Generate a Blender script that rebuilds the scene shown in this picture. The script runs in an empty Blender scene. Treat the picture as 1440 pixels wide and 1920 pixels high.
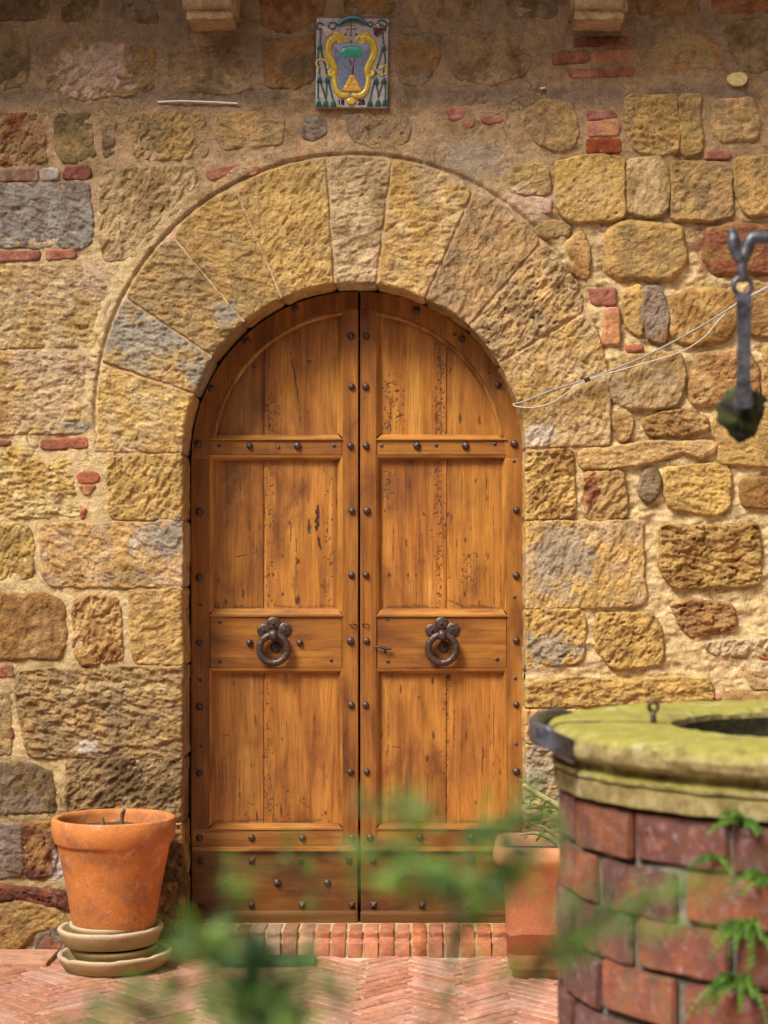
import bpy, bmesh, math, random
import numpy as np
from mathutils import Vector, Matrix

random.seed(7)
R = math.radians
scene = bpy.context.scene
COL = scene.collection

# ------------------------------------------------------------------ camera, sky, sun, exposure
F = 3300.0            # focal length in photo pixels (photo 1440 x 1920)
PX, PY = 800.0, 1060.0  # principal point in photo pixels
D = 7.45              # camera to wall plane (y = 0)
EYE = 1.65
cam = bpy.data.cameras.new('camera')
cam_o = bpy.data.objects.new('camera', cam)
COL.objects.link(cam_o)
cam_o.location = (0, -D, EYE)
cam_o.rotation_euler = (R(90), 0, 0)
cam.sensor_fit = 'VERTICAL'
cam.sensor_height = 36
cam.lens = F / 1920 * 36
cam.shift_x = (720 - PX) / 1920
cam.shift_y = (PY - 960) / 1920
cam.clip_start = 0.05
cam.clip_end = 400
cam.dof.use_dof = True
cam.dof.focus_distance = D + 0.05
cam.dof.aperture_fstop = 4.0
scene.camera = cam_o

SUN = Vector((-0.46, -0.50, 0.82)).normalized()
world = bpy.data.worlds.new('World')
scene.world = world
world.use_nodes = True
wn = world.node_tree
sky = wn.nodes.new('ShaderNodeTexSky')
sky.sky_type = 'NISHITA'
sky.sun_disc = False
sky.sun_elevation = math.asin(SUN.z)
sky.sun_rotation = math.atan2(SUN.x, SUN.y)
sky.air_density = 0.7
sky.dust_density = 5.0
sky.ozone_density = 0.6
wn.links.new(sky.outputs[0], wn.nodes['Background'].inputs[0])
wn.nodes['Background'].inputs[1].default_value = 0.05
sl = bpy.data.lights.new('sun', 'SUN')
sl.energy = 1.5
sl.angle = R(19)
sl.color = (1.0, 0.945, 0.84)
sun_o = bpy.data.objects.new('sun', sl)
COL.objects.link(sun_o)
sun_o.location = (-3, -4, 8)
sun_o.rotation_euler = (-SUN).to_track_quat('-Z', 'Y').to_euler()

vs = scene.view_settings
vs.view_transform = 'Standard'
vs.look = 'None'
vs.gamma = 1
vs.use_curve_mapping = False
vs.exposure = 1.72
scene.cycles.max_bounces = 6

# ------------------------------------------------------------------ helpers
def W(px, py, y=0.0):
    """photo pixel on the vertical plane at depth y -> world point"""
    d = D + y
    return Vector(((px - PX) * d / F, y, EYE + (PY - py) * d / F))

def lin(c):
    c = np.asarray(c, float) / 255.0
    return np.where(c <= 0.04045, c / 12.92, ((c + 0.055) / 1.055) ** 2.4)

_rng = np.random.RandomState(11)
_perm = _rng.permutation(512)
_perm = np.concatenate([_perm, _perm, _perm])
_grad = _rng.normal(size=(512, 3))
_grad /= np.linalg.norm(_grad, axis=1)[:, None]

def pn(x, y, z=0.0):
    x = np.asarray(x, float); y = np.asarray(y, float)
    z = np.asarray(z, float) + np.zeros_like(x)
    xi = np.floor(x); yi = np.floor(y); zi = np.floor(z)
    fx = x - xi; fy = y - yi; fz = z - zi
    xi = xi.astype(int) & 511; yi = yi.astype(int) & 511; zi = zi.astype(int) & 511
    u = fx ** 3 * (fx * (fx * 6 - 15) + 10)
    v = fy ** 3 * (fy * (fy * 6 - 15) + 10)
    w = fz ** 3 * (fz * (fz * 6 - 15) + 10)
    out = 0
    for dx in (0, 1):
        for dy in (0, 1):
            for dz in (0, 1):
                h = _perm[_perm[_perm[(xi + dx) & 511] + ((yi + dy) & 511)] + ((zi + dz) & 511)]
                g = _grad[h]
                d = g[..., 0] * (fx - dx) + g[..., 1] * (fy - dy) + g[..., 2] * (fz - dz)
                out = out + d * (u if dx else 1 - u) * (v if dy else 1 - v) * (w if dz else 1 - w)
    return out * 1.6

def fbm(x, y, z=0.0, octs=3, gain=0.5):
    a = 1.0; s = 0; f = 1.0
    for o in range(octs):
        s = s + a * pn(x * f + 13.7 * o, y * f - 7.1 * o, z * f + 3.3 * o)
        a *= gain; f *= 2.03
    return s

def sstep(a, b, x):
    t = np.clip((x - a) / (b - a), 0, 1)
    return t * t * (3 - 2 * t)

def link(name, me, mat=None, parent=None, loc=None):
    o = bpy.data.objects.new(name, me)
    COL.objects.link(o)
    if mat is not None and me is not None and len(me.materials) == 0:
        me.materials.append(mat)
    if loc is not None:
        o.location = loc
    if parent is not None:
        o.parent = parent
    return o

def tag(o, label, cat, group=None):
    o['label'] = label
    o['category'] = cat
    if group:
        o['group'] = group
    return o

def empty(name, loc, label=None, cat=None, group=None):
    o = bpy.data.objects.new(name, None)
    COL.objects.link(o)
    o.location = loc
    o.empty_display_size = 0.1
    if label:
        tag(o, label, cat, group)
    return o

def fast_mesh(name, V, Q, col=None, attr=None, smooth=True):
    V = np.asarray(V, np.float32); Q = np.asarray(Q, np.int32)
    me = bpy.data.meshes.new(name)
    k = Q.shape[1]
    me.vertices.add(len(V)); me.vertices.foreach_set('co', V.ravel())
    me.loops.add(Q.size); me.loops.foreach_set('vertex_index', Q.ravel())
    me.polygons.add(len(Q))
    me.polygons.foreach_set('loop_start', np.arange(0, Q.size, k, dtype=np.int32))
    me.polygons.foreach_set('loop_total', np.full(len(Q), k, np.int32))
    me.polygons.foreach_set('use_smooth', np.full(len(Q), smooth, bool))
    me.update(calc_edges=True)
    if col is not None:
        a = me.attributes.new('Col', 'FLOAT_COLOR', 'POINT')
        c = np.ones((len(V), 4), np.float32); c[:, :3] = col
        a.data.foreach_set('color', c.ravel())
    if attr is not None:
        a = me.attributes.new('stain', 'FLOAT', 'POINT')
        a.data.foreach_set('value', np.asarray(attr, np.float32).ravel())
    return me

def py_mesh(name, verts, faces, smooth=False):
    me = bpy.data.meshes.new(name)
    me.from_pydata([tuple(v) for v in verts], [], faces)
    me.update()
    if smooth:
        for p in me.polygons: p.use_smooth = True
    return me

def bm_mesh(name, bm, smooth=False):
    bmesh.ops.recalc_face_normals(bm, faces=bm.faces)
    me = bpy.data.meshes.new(name)
    bm.to_mesh(me); bm.free()
    if smooth:
        for p in me.polygons: p.use_smooth = True
    return me

def box_mesh(name, a, b, bevel=0.0, seg=2, jitter=0.0):
    """axis-aligned box from corner a to corner b"""
    bm = bmesh.new()
    a = Vector(a); b = Vector(b)
    bmesh.ops.create_cube(bm, size=1)
    for v in bm.verts:
        v.co = Vector(((a[i] + b[i]) / 2 + v.co[i] * abs(b[i] - a[i]) for i in range(3)))
        if jitter:
            v.co += Vector((random.uniform(-1, 1), random.uniform(-1, 1), random.uniform(-1, 1))) * jitter
    if bevel:
        bmesh.ops.bevel(bm, geom=bm.edges[:], offset=bevel, segments=seg, affect='EDGES', profile=0.6)
    return bm_mesh(name, bm)

def prism_mesh(name, outline, y0, y1, bevel=0.0):
    """outline: list of (x,z); extruded from y0 (front) to y1 (back)"""
    bm = bmesh.new()
    f = [bm.verts.new((x, y0, z)) for x, z in outline]
    g = [bm.verts.new((x, y1, z)) for x, z in outline]
    n = len(outline)
    ff = bm.faces.new(f); bm.faces.new(g[::-1])
    for i in range(n):
        bm.faces.new((f[i], g[i], g[(i + 1) % n], f[(i + 1) % n]))
    if bevel:
        bmesh.ops.bevel(bm, geom=list(ff.edges), offset=bevel, segments=2, affect='EDGES', profile=0.6)
    return bm_mesh(name, bm)

def crom(pts, n=8):
    pts = [Vector(p) for p in pts]
    out = []
    for i in range(len(pts) - 1):
        p0 = pts[max(i - 1, 0)]; p1 = pts[i]; p2 = pts[i + 1]; p3 = pts[min(i + 2, len(pts) - 1)]
        for k in range(n):
            t = k / n
            out.append(0.5 * ((2 * p1) + (p2 - p0) * t + (2 * p0 - 5 * p1 + 4 * p2 - p3) * t * t + (3 * p1 - p0 - 3 * p2 + p3) * t ** 3))
    out.append(pts[-1])
    return out

def tube(V, Fc, pts, rad, seg=8, flat=None, caps=True):
    """append a tube to V, Fc; rad float or list; flat=(axis vector, factor) squashes"""
    pts = [Vector(p) for p in pts]
    n = len(pts)
    if not hasattr(rad, '__len__'): rad = [rad] * n
    if len(rad) != n:
        rad = list(np.interp(np.linspace(0, 1, n), np.linspace(0, 1, len(rad)), rad))
    base = len(V)
    t0 = (pts[1] - pts[0]).normalized()
    up = Vector((0, 1, 0)) if abs(t0.y) < 0.9 else Vector((1, 0, 0))
    for i in range(n):
        t = (pts[min(i + 1, n - 1)] - pts[max(i - 1, 0)])
        t = t.normalized() if t.length > 1e-9 else t0
        s = t.cross(up)
        if s.length < 1e-6: s = t.orthogonal()
        s.normalize(); u2 = s.cross(t).normalized()
        up = u2
        for k in range(seg):
            a = 2 * math.pi * k / seg
            V.append(pts[i] + (s * math.cos(a) + u2 * math.sin(a)) * rad[i])
    for i in range(n - 1):
        for k in range(seg):
            a = base + i * seg + k; b = base + i * seg + (k + 1) % seg
            Fc.append((a, b, b + seg, a + seg))
    if caps:
        Fc.append(tuple(base + k for k in range(seg))[::-1])
        Fc.append(tuple(base + (n - 1) * seg + k for k in range(seg)))

def tube_mesh(name, pts, rad, seg=8, smooth=True):
    V = []; Fc = []
    tube(V, Fc, pts, rad, seg)
    me = py_mesh(name, V, Fc, smooth)
    return me

def lathe_mesh(name, prof, seg=64, a0=0.0, a1=2 * math.pi, noise_amp=0.0, nf=20.0, closed_profile=False, caps=False, seed=0.0):
    """prof: list of (r,z)"""
    full = abs(a1 - a0 - 2 * math.pi) < 1e-6
    nseg = seg if full else seg + 1
    A = np.linspace(a0, a1, seg + 1)[:nseg]
    P = np.array(prof, float)
    r = P[:, 0][None, :]; z = P[:, 1][None, :]
    X = np.cos(A)[:, None] * r; Y = np.sin(A)[:, None] * r; Z = np.zeros_like(X) + z
    if noise_amp:
        nn = fbm(X * nf + seed, Y * nf, Z * nf, 3) * noise_amp
        Rr = np.maximum(r, 1e-6)
        X = X + np.cos(A)[:, None] * nn; Y = Y + np.sin(A)[:, None] * nn
        Z = Z + fbm(X * nf + 50 + seed, Y * nf, Z * nf, 2) * noise_amp * 0.5
    m = P.shape[0]
    V = np.stack([X, Y, Z], -1).reshape(-1, 3)
    Q = []
    mm = m if closed_profile else m - 1
    for i in range(seg):
        i2 = (i + 1) % nseg
        for j in range(mm):
            j2 = (j + 1) % m
            Q.append((i * m + j, i2 * m + j, i2 * m + j2, i * m + j2))
    fs = [tuple(q) for q in Q]
    if caps and not full:
        fs.append(tuple(range(m))); fs.append(tuple(range((nseg - 1) * m, nseg * m))[::-1])
    bm = bmesh.new()
    vs_ = [bm.verts.new(v) for v in V]
    for f in fs:
        try: bm.faces.new([vs_[k] for k in f])
        except ValueError: pass
    bmesh.ops.remove_doubles(bm, verts=bm.verts, dist=1e-6)
    me = bm_mesh(name, bm, True)
    return me

# ------------------------------------------------------------------ materials
def new_mat(name):
    m = bpy.data.materials.new(name); m.use_nodes = True
    nt = m.node_tree
    b = nt.nodes['Principled BSDF']
    return m, nt, b

def N(nt, t, **kw):
    n = nt.nodes.new(t)
    for k, v in kw.items():
        if k.startswith('i_'):
            n.inputs[k[2:].replace('_', ' ')].default_value = v
        else:
            setattr(n, k, v)
    return n

def noise(nt, vec, scale, detail=4, rough=0.6, dist=0.0):
    n = nt.nodes.new('ShaderNodeTexNoise')
    n.inputs['Scale'].default_value = scale
    n.inputs['Detail'].default_value = detail
    n.inputs['Roughness'].default_value = rough
    n.inputs['Distortion'].default_value = dist
    if vec is not None: nt.links.new(vec, n.inputs['Vector'])
    return n.outputs['Fac']

def ramp(nt, fac, stops):
    n = nt.nodes.new('ShaderNodeValToRGB')
    e = n.color_ramp.elements
    while len(e) < len(stops): e.new(0.5)
    for el, (p, c) in zip(e, stops):
        el.position = p
        el.color = (c[0], c[1], c[2], 1) if hasattr(c, '__len__') else (c, c, c, 1)
    nt.links.new(fac, n.inputs[0])
    return n.outputs[0]

def mixc(nt, fac, a, b, mode='MIX'):
    n = nt.nodes.new('ShaderNodeMix'); n.data_type = 'RGBA'; n.blend_type = mode
    for idx, v in ((0, fac), (6, a), (7, b)):
        if hasattr(v, 'is_linked') or isinstance(v, bpy.types.NodeSocket): nt.links.new(v, n.inputs[idx])
        elif idx == 0: n.inputs[0].default_value = v
        else: n.inputs[idx].default_value = (*v, 1)
    return n.outputs[2]

def math_n(nt, op, a, b=0.0):
    n = nt.nodes.new('ShaderNodeMath'); n.operation = op
    for i, v in enumerate((a, b)):
        if isinstance(v, bpy.types.NodeSocket): nt.links.new(v, n.inputs[i])
        else: n.inputs[i].default_value = v
    return n.outputs[0]

def bump(nt, bsdf, h, strength=0.5, dist=0.004):
    n = nt.nodes.new('ShaderNodeBump')
    n.inputs['Strength'].default_value = strength
    n.inputs['Distance'].default_value = dist
    nt.links.new(h, n.inputs['Height'])
    nt.links.new(n.outputs[0], bsdf.inputs['Normal'])

def position(nt):
    return nt.nodes.new('ShaderNodeNewGeometry').outputs['Position']

def obj_coord(nt):
    """object space + a random offset for each object"""
    tc = nt.nodes.new('ShaderNodeTexCoord')
    oi = nt.nodes.new('ShaderNodeObjectInfo')
    a = nt.nodes.new('ShaderNodeVectorMath'); a.operation = 'ADD'
    nt.links.new(tc.outputs['Object'], a.inputs[0])
    m = math_n(nt, 'MULTIPLY', oi.outputs['Random'], 37.0)
    c = nt.nodes.new('ShaderNodeCombineXYZ')
    for i in range(3): nt.links.new(m, c.inputs[i])
    nt.links.new(c.outputs[0], a.inputs[1])
    return a.outputs[0], oi

def mat_masonry(name, fine=1.0, rough=0.9, bstr=0.7, lightfleck=(0.74, 0.63, 0.46), fleck=0.30, cracks=False):
    m, nt, b = new_mat(name)
    at = N(nt, 'ShaderNodeAttribute', attribute_name='Col')
    p = position(nt)
    n1 = noise(nt, p, 26 * fine, 6, 0.65)
    n2 = noise(nt, p, 110 * fine, 5, 0.7)
    c = mixc(nt, 1.0, at.outputs['Color'], ramp(nt, n1, [(0.3, (0.70, 0.67, 0.62)), (0.5, (1, 1, 1)), (0.72, (1.22, 1.2, 1.14))]), 'MULTIPLY')
    c = mixc(nt, 1.0, c, ramp(nt, n2, [(0.3, 0.62), (0.48, 1.0), (0.7, 1.28)]), 'MULTIPLY')
    n3 = noise(nt, p, 75 * fine, 8, 0.75)
    fl = ramp(nt, n3, [(0.60, 0.0), (0.68, fleck)])
    c = mixc(nt, fl, c, lightfleck)
    n4 = noise(nt, p, 9.0, 3, 0.6)
    c = mixc(nt, 1.0, c, ramp(nt, n4, [(0.32, (0.80, 0.76, 0.68)), (0.5, (1, 1, 1)), (0.68, (1.12, 1.1, 1.06))]), 'MULTIPLY')
    nt.links.new(c, b.inputs['Base Color'])
    b.inputs['Roughness'].default_value = rough
    b.inputs['Specular IOR Level'].default_value = 0.25
    h = math_n(nt, 'ADD', math_n(nt, 'MULTIPLY', n1, 1.6), math_n(nt, 'MULTIPLY', n2, 1.1))
    h = math_n(nt, 'ADD', h, math_n(nt, 'MULTIPLY', noise(nt, p, 300, 3, 0.6), 0.3))
    if cracks:
        wv = nt.nodes.new('ShaderNodeVectorMath'); wv.operation = 'ADD'
        nz = nt.nodes.new('ShaderNodeTexNoise'); nz.inputs['Scale'].default_value = 9; nz.inputs['Detail'].default_value = 5
        nt.links.new(p, nz.inputs['Vector'])
        sc_ = nt.nodes.new('ShaderNodeVectorMath'); sc_.operation = 'SCALE'; sc_.inputs['Scale'].default_value = 0.16
        nt.links.new(nz.outputs['Color'], sc_.inputs[0]); nt.links.new(p, wv.inputs[0]); nt.links.new(sc_.outputs[0], wv.inputs[1])
        vo = nt.nodes.new('ShaderNodeTexVoronoi'); vo.feature = 'DISTANCE_TO_EDGE'; vo.inputs['Scale'].default_value = cracks[0]
        nt.links.new(wv.outputs[0], vo.inputs['Vector'])
        ck = math_n(nt, 'MULTIPLY', ramp(nt, vo.outputs['Distance'], [(0.0, 1.0), (cracks[1], 0.0)]), ramp(nt, noise(nt, p, cracks[0] * .64, 3, .6), [(cracks[2], 0.0), (cracks[3], 1.0)]))
        c2_ = mixc(nt, ck, c, cracks[4])
        nt.links.new(c2_, b.inputs['Base Color'])
        h = math_n(nt, 'SUBTRACT', h, math_n(nt, 'MULTIPLY', ck, 1.2))
    bump(nt, b, h, bstr, 0.010)
    return m

M_STONE = mat_masonry('tooled_sandstone', bstr=0.9, cracks=(9.0, 0.018, 0.58, 0.68, (0.24, 0.17, 0.09)))  # dark colour of the crack lines paints in small crevice shadows
M_MORTAR = mat_masonry('lime_mortar', 1.3, 0.95, 0.8, (0.82, 0.74, 0.60), 0.4, (5.5, 0.012, 0.53, 0.62, (0.20, 0.14, 0.09)))
M_WBRICK = mat_masonry('old_wall_brick', 1.3, 0.9, 0.5, (0.72, 0.50, 0.36), 0.3)

def mat_wood(name, axis):
    m, nt, b = new_mat(name)
    oc, oi = obj_coord(nt)
    mp = nt.nodes.new('ShaderNodeMapping')
    sc = {'z': (1, 1, 0.06), 'x': (0.06, 1, 1)}[axis]
    mp.inputs['Scale'].default_value = sc
    nt.links.new(oc, mp.inputs['Vector'])
    mp2 = nt.nodes.new('ShaderNodeMapping')
    mp2.inputs['Scale'].default_value = {'z': (1, 1, 0.45), 'x': (0.45, 1, 1)}[axis]
    nt.links.new(oc, mp2.inputs['Vector'])
    v, v2 = mp.outputs[0], mp2.outputs[0]
    n1 = noise(nt, v, 16, 6, 0.6, 0.8)
    n2 = noise(nt, v, 75, 8, 0.78, 0.25)
    n3 = noise(nt, v2, 6, 5, 0.6, 0.6)
    c = ramp(nt, n1, [(0.28, (0.19, 0.066, 0.013)), (0.42, (0.31, 0.124, 0.023)), (0.58, (0.40, 0.180, 0.034)), (0.75, (0.50, 0.265, 0.062))])
    c = mixc(nt, 1.0, c, ramp(nt, n2, [(0.30, (0.55, 0.50, 0.45)), (0.42, (0.88, 0.86, 0.83)), (0.55, (1.04, 1.04, 1.04)), (0.72, (1.20, 1.22, 1.22))]), 'MULTIPLY')
    c = mixc(nt, 1.0, c, ramp(nt, n3, [(0.28, (0.34, 0.25, 0.19)), (0.39, (0.70, 0.61, 0.53)), (0.50, (1.0, 0.98, 0.95)), (0.66, (1.22, 1.24, 1.25))]), 'MULTIPLY')
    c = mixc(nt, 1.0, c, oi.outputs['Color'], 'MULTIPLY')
    mpp = nt.nodes.new('ShaderNodeMapping')
    mpp.inputs['Scale'].default_value = {'z': (1, 1, 0.03), 'x': (0.03, 1, 1)}[axis]
    nt.links.new(oc, mpp.inputs['Vector'])
    n7 = noise(nt, mpp.outputs[0], 190, 4, 0.7, 0.0)
    c = mixc(nt, ramp(nt, n7, [(0.52, 0.0), (0.66, 0.62)]), c, (0.13, 0.048, 0.012))
    # worm tracks and checks
    mp3 = nt.nodes.new('ShaderNodeMapping')
    mp3.inputs['Scale'].default_value = {'z': (1, 1, 0.30), 'x': (0.30, 1, 1)}[axis]
    nt.links.new(oc, mp3.inputs['Vector'])
    n5 = noise(nt, mp3.outputs[0], 130, 3, 0.75, 1.2)
    n6 = noise(nt, oc, 7, 3, 0.6)
    wm = math_n(nt, 'MULTIPLY', ramp(nt, n5, [(0.66, 0.0), (0.70, 1.0)]), ramp(nt, n6, [(0.50, 0.0), (0.62, 0.8)]))
    c = mixc(nt, wm, c, (0.045, 0.018, 0.008))
    at = N(nt, 'ShaderNodeAttribute', attribute_name='stain')
    c = mixc(nt, at.outputs['Fac'], c, (0.060, 0.024, 0.010))
    nt.links.new(c, b.inputs['Base Color'])
    rr = ramp(nt, n3, [(0.3, 0.50), (0.7, 0.32)])
    nt.links.new(rr, b.inputs['Roughness'])
    b.inputs['Specular IOR Level'].default_value = 0.55
    h = math_n(nt, 'ADD', n2, math_n(nt, 'MULTIPLY', n1, 0.6))
    h = math_n(nt, 'SUBTRACT', h, wm)
    bump(nt, b, h, 0.35, 0.002)
    return m

M_WOODV = mat_wood('aged_wood_vertical_grain', 'z')
M_WOODH = mat_wood('aged_wood_horizontal_grain', 'x')

def mat_simple(name, col, rough=0.6, metal=0.0, var=0.3, scale=30, bstr=0.2, bd=0.003, spec=0.4, coat=0.0):
    m, nt, b = new_mat(name)
    oc, oi = obj_coord(nt)
    n1 = noise(nt, oc, scale, 5, 0.65)
    c = mixc(nt, 1.0, col, ramp(nt, n1, [(0.3, 1 - var), (0.5, 1.0), (0.7, 1 + var)]), 'MULTIPLY')
    nt.links.new(c, b.inputs['Base Color'])
    b.inputs['Roughness'].default_value = rough
    b.inputs['Metallic'].default_value = metal
    b.inputs['Specular IOR Level'].default_value = spec
    b.inputs['Coat Weight'].default_value = coat
    if bstr: bump(nt, b, n1, bstr, bd)
    return m

M_IRON = mat_simple('rusted_dark_iron', (0.088, 0.056, 0.045), 0.40, 0.45, 0.7, 90, 0.6, 0.003)
M_IRONB = mat_simple('painted_grey_iron', (0.105, 0.102, 0.122), 0.40, 0.45, 0.8, 45, 0.5, 0.004)
M_DARK = mat_simple('dark_interior_wood', (0.03, 0.018, 0.01), 0.8)
M_CABLE = mat_simple('off_white_cable', (0.50, 0.46, 0.40), 0.5, 0, 0.15, 60, 0)
M_CABLE_G = mat_simple('grey_cable', (0.27, 0.26, 0.25), 0.5, 0, 0.15, 60, 0)

def mat_terracotta(name, base, dark, pale, green, zmoss=0.0, moss_h=0.1, crust=None):
    m, nt, b = new_mat(name)
    oc, oi = obj_coord(nt)
    n1 = noise(nt, oc, 7, 5, 0.6)
    n2 = noise(nt, oc, 22, 6, 0.7)
    n3 = noise(nt, oc, 110, 4, 0.6)
    c = ramp(nt, n1, [(0.3, dark), (0.5, base), (0.75, tuple(min(1, k * 1.15) for k in base))])
    c = mixc(nt, ramp(nt, n2, [(0.54, 0.0), (0.72, 0.7)]), c, pale)
    c = mixc(nt, ramp(nt, noise(nt, oc, 12, 6, 0.7), [(0.50, 0.0), (0.66, 0.75)]), c, dark)
    c = mixc(nt, 1.0, c, ramp(nt, n3, [(0.3, 0.85), (0.7, 1.12)]), 'MULTIPLY')
    # moss and algae growing up from the base
    tc = nt.nodes.new('ShaderNodeTexCoord')
    sp = nt.nodes.new('ShaderNodeSeparateXYZ'); nt.links.new(tc.outputs['Object'], sp.inputs[0])
    zz = math_n(nt, 'DIVIDE', math_n(nt, 'SUBTRACT', sp.outputs[2], zmoss), moss_h)
    if crust:
        zc_ = math_n(nt, 'ADD', math_n(nt, 'DIVIDE', math_n(nt, 'SUBTRACT', sp.outputs[2], crust), .03), math_n(nt, 'MULTIPLY', n2, 1.2))
        c = mixc(nt, ramp(nt, zc_, [(.45, 0.0), (.95, .8)]), c, pale)
    f = math_n(nt, 'SUBTRACT', math_n(nt, 'ADD', n2, 0.25), zz)
    c = mixc(nt, ramp(nt, f, [(0.2, 0.0), (0.7, 0.65)]), c, green)
    nt.links.new(c, b.inputs['Base Color'])
    b.inputs['Roughness'].default_value = 0.75
    b.inputs['Specular IOR Level'].default_value = 0.3
    bump(nt, b, math_n(nt, 'ADD', n2, n3), 0.2, 0.002)
    return m

M_POT = mat_terracotta('terracotta_pot', (0.56, 0.20, 0.050), (0.33, 0.13, 0.06), (0.66, 0.40, 0.26), (0.24, 0.19, 0.07), 0.0, 0.10)
M_SAUCER = mat_terracotta('weathered_terracotta', (0.44, 0.28, 0.16), (0.30, 0.20, 0.11), (0.54, 0.45, 0.31), (0.24, 0.23, 0.06), 0.0, 0.13, .052)
M_POT2 = mat_terracotta('square_terracotta', (0.60, 0.25, 0.12), (0.46, 0.20, 0.11), (0.66, 0.36, 0.22), (0.30, 0.18, 0.09), 0.0, 0.06)

def mat_brick_obj(name, pale=(0.62, 0.50, 0.46), palef=0.55, rough=0.85, scale=1.0, moss=0.0, contrast=False, dust=False):
    m, nt, b = new_mat(name)
    oc, oi = obj_coord(nt)
    n1 = noise(nt, oc, 16 * scale, 6, 0.7)
    n2 = noise(nt, oc, 45 * scale, 5, 0.7)
    n3 = noise(nt, oc, 160 * scale, 4, 0.6)
    c = mixc(nt, 1.0, oi.outputs['Color'], ramp(nt, n1, [(0.3, (0.62, 0.55, 0.58)), (0.5, (1, 1, 1)), (0.7, (1.3, 1.2, 1.05))]), 'MULTIPLY')
    c = mixc(nt, ramp(nt, n2, [(0.52, 0.0), (0.70, palef)]), c, pale)
    if contrast:
        c = mixc(nt, ramp(nt, noise(nt, oc, 11, 5, .7), [(.54, 0.0), (.66, .55)]), c, (.33, .11, .04))
        c = mixc(nt, ramp(nt, noise(nt, oc, 19, 6, .75), [(.50, 0.0), (.64, .8)]), c, (.10, .055, .05))
    c = mixc(nt, 1.0, c, ramp(nt, n3, [(0.3, 0.8), (0.7, 1.15)]), 'MULTIPLY')
    if dust:
        p = position(nt)
        c = mixc(nt, ramp(nt, noise(nt, p, 3.2, 7, .72), [(.44, 0.0), (.68, .60)]), c, (.54, .39, .32))
        c = mixc(nt, ramp(nt, noise(nt, p, 8, 8, .75), [(.58, 0.0), (.68, .7)]), c, (.26, .15, .10))
    if moss:
        p = position(nt)
        c = mixc(nt, ramp(nt, noise(nt, p, 5, 5, 0.7), [(0.56, 0.0), (0.70, moss)]), c, (0.16, 0.15, 0.05))
    nt.links.new(c, b.inputs['Base Color'])
    b.inputs['Roughness'].default_value = rough
    b.inputs['Specular IOR Level'].default_value = 0.3
    bump(nt, b, math_n(nt, 'ADD', n1, n2), 0.5, 0.004)
    return m

M_WELLBRICK = mat_brick_obj('well_brick', (0.36, 0.28, 0.30), 0.5, moss=0.6, contrast=True)
M_FLOORBRICK = mat_brick_obj('floor_brick', (0.74, 0.58, 0.50), 0.6, 0.5, dust=True)
M_STEPBRICK = mat_brick_obj('doorstep_brick', (0.60, 0.42, 0.30), 0.4, 0.8, moss=0.35)

def mat_floor_joint():
    m, nt, b = new_mat('floor_joint_mortar')
    p = position(nt)
    c = ramp(nt, noise(nt, p, 12, 6, 0.7), [(0.3, (0.42, 0.28, 0.21)), (0.55, (0.60, 0.47, 0.39)), (0.75, (0.72, 0.63, 0.55))])
    nt.links.new(c, b.inputs['Base Color']); b.inputs['Roughness'].default_value = 0.85
    bump(nt, b, noise(nt, p, 80, 5, 0.7), 0.4, 0.004)
    return m
M_FLOOR = mat_floor_joint()

def mat_mossy():
    m, nt, b = new_mat('mossy_sandstone')
    g = nt.nodes.new('ShaderNodeNewGeometry')
    p = g.outputs['Position']
    sp = nt.nodes.new('ShaderNodeSeparateXYZ'); nt.links.new(g.outputs['Normal'], sp.inputs[0])
    n1 = noise(nt, p, 7, 6, 0.7); n2 = noise(nt, p, 26, 6, 0.7)
    c = ramp(nt, n2, [(0.3, (0.13, 0.10, 0.035)), (0.5, (0.26, 0.20, 0.08)), (0.7, (0.42, 0.35, 0.18))])
    f = math_n(nt, 'ADD', math_n(nt, 'MULTIPLY', sp.outputs[2], 0.36), math_n(nt, 'ADD', math_n(nt, 'MULTIPLY', n1, 0.6), math_n(nt, 'MULTIPLY', n2, 0.4)))
    c = mixc(nt, ramp(nt, f, [(0.58, 0.0), (0.72, 0.30), (0.90, 0.85)]), c, (0.31, 0.30, 0.045))
    c = mixc(nt, ramp(nt, noise(nt, p, 14, 5, 0.7), [(0.56, 0.0), (0.70, 0.7)]), c, (0.60, 0.55, 0.40))
    c = mixc(nt, ramp(nt, noise(nt, p, 20, 5, 0.75), [(0.56, 0.0), (0.66, 0.75)]), c, (0.12, 0.085, 0.035))
    nt.links.new(c, b.inputs['Base Color']); b.inputs['Roughness'].default_value = 0.95
    b.inputs['Specular IOR Level'].default_value = 0.2
    bump(nt, b, math_n(nt, 'ADD', n2, noise(nt, p, 90, 4, 0.6)), 0.5, 0.006)
    return m
M_MOSSY = mat_mossy()

def mat_leaf(name, a, bcol, trans=0.25, rough=0.45):
    m, nt, b = new_mat(name)
    p = position(nt)
    c = ramp(nt, noise(nt, p, 28, 2, 0.5), [(0.38, a), (0.60, bcol)])
    nt.links.new(c, b.inputs['Base Color']); b.inputs['Roughness'].default_value = rough
    t = nt.nodes.new('ShaderNodeBsdfTranslucent'); nt.links.new(c, t.inputs[0])
    mx = nt.nodes.new('ShaderNodeMixShader'); mx.inputs[0].default_value = trans
    out = nt.nodes['Material Output']
    nt.links.new(b.outputs[0], mx.inputs[1]); nt.links.new(t.outputs[0], mx.inputs[2]); nt.links.new(mx.outputs[0], out.inputs[0])
    return m
M_LEAF = mat_leaf('shrub_leaf', (0.025, 0.085, 0.020), (0.22, 0.37, 0.05), 0.32, 0.5)
M_FERN = mat_leaf('fern_leaf', (0.05, 0.15, 0.02), (0.16, 0.32, 0.04), 0.35)
M_TWIG = mat_simple('twig_bark', (0.16, 0.11, 0.06), 0.85)
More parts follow.
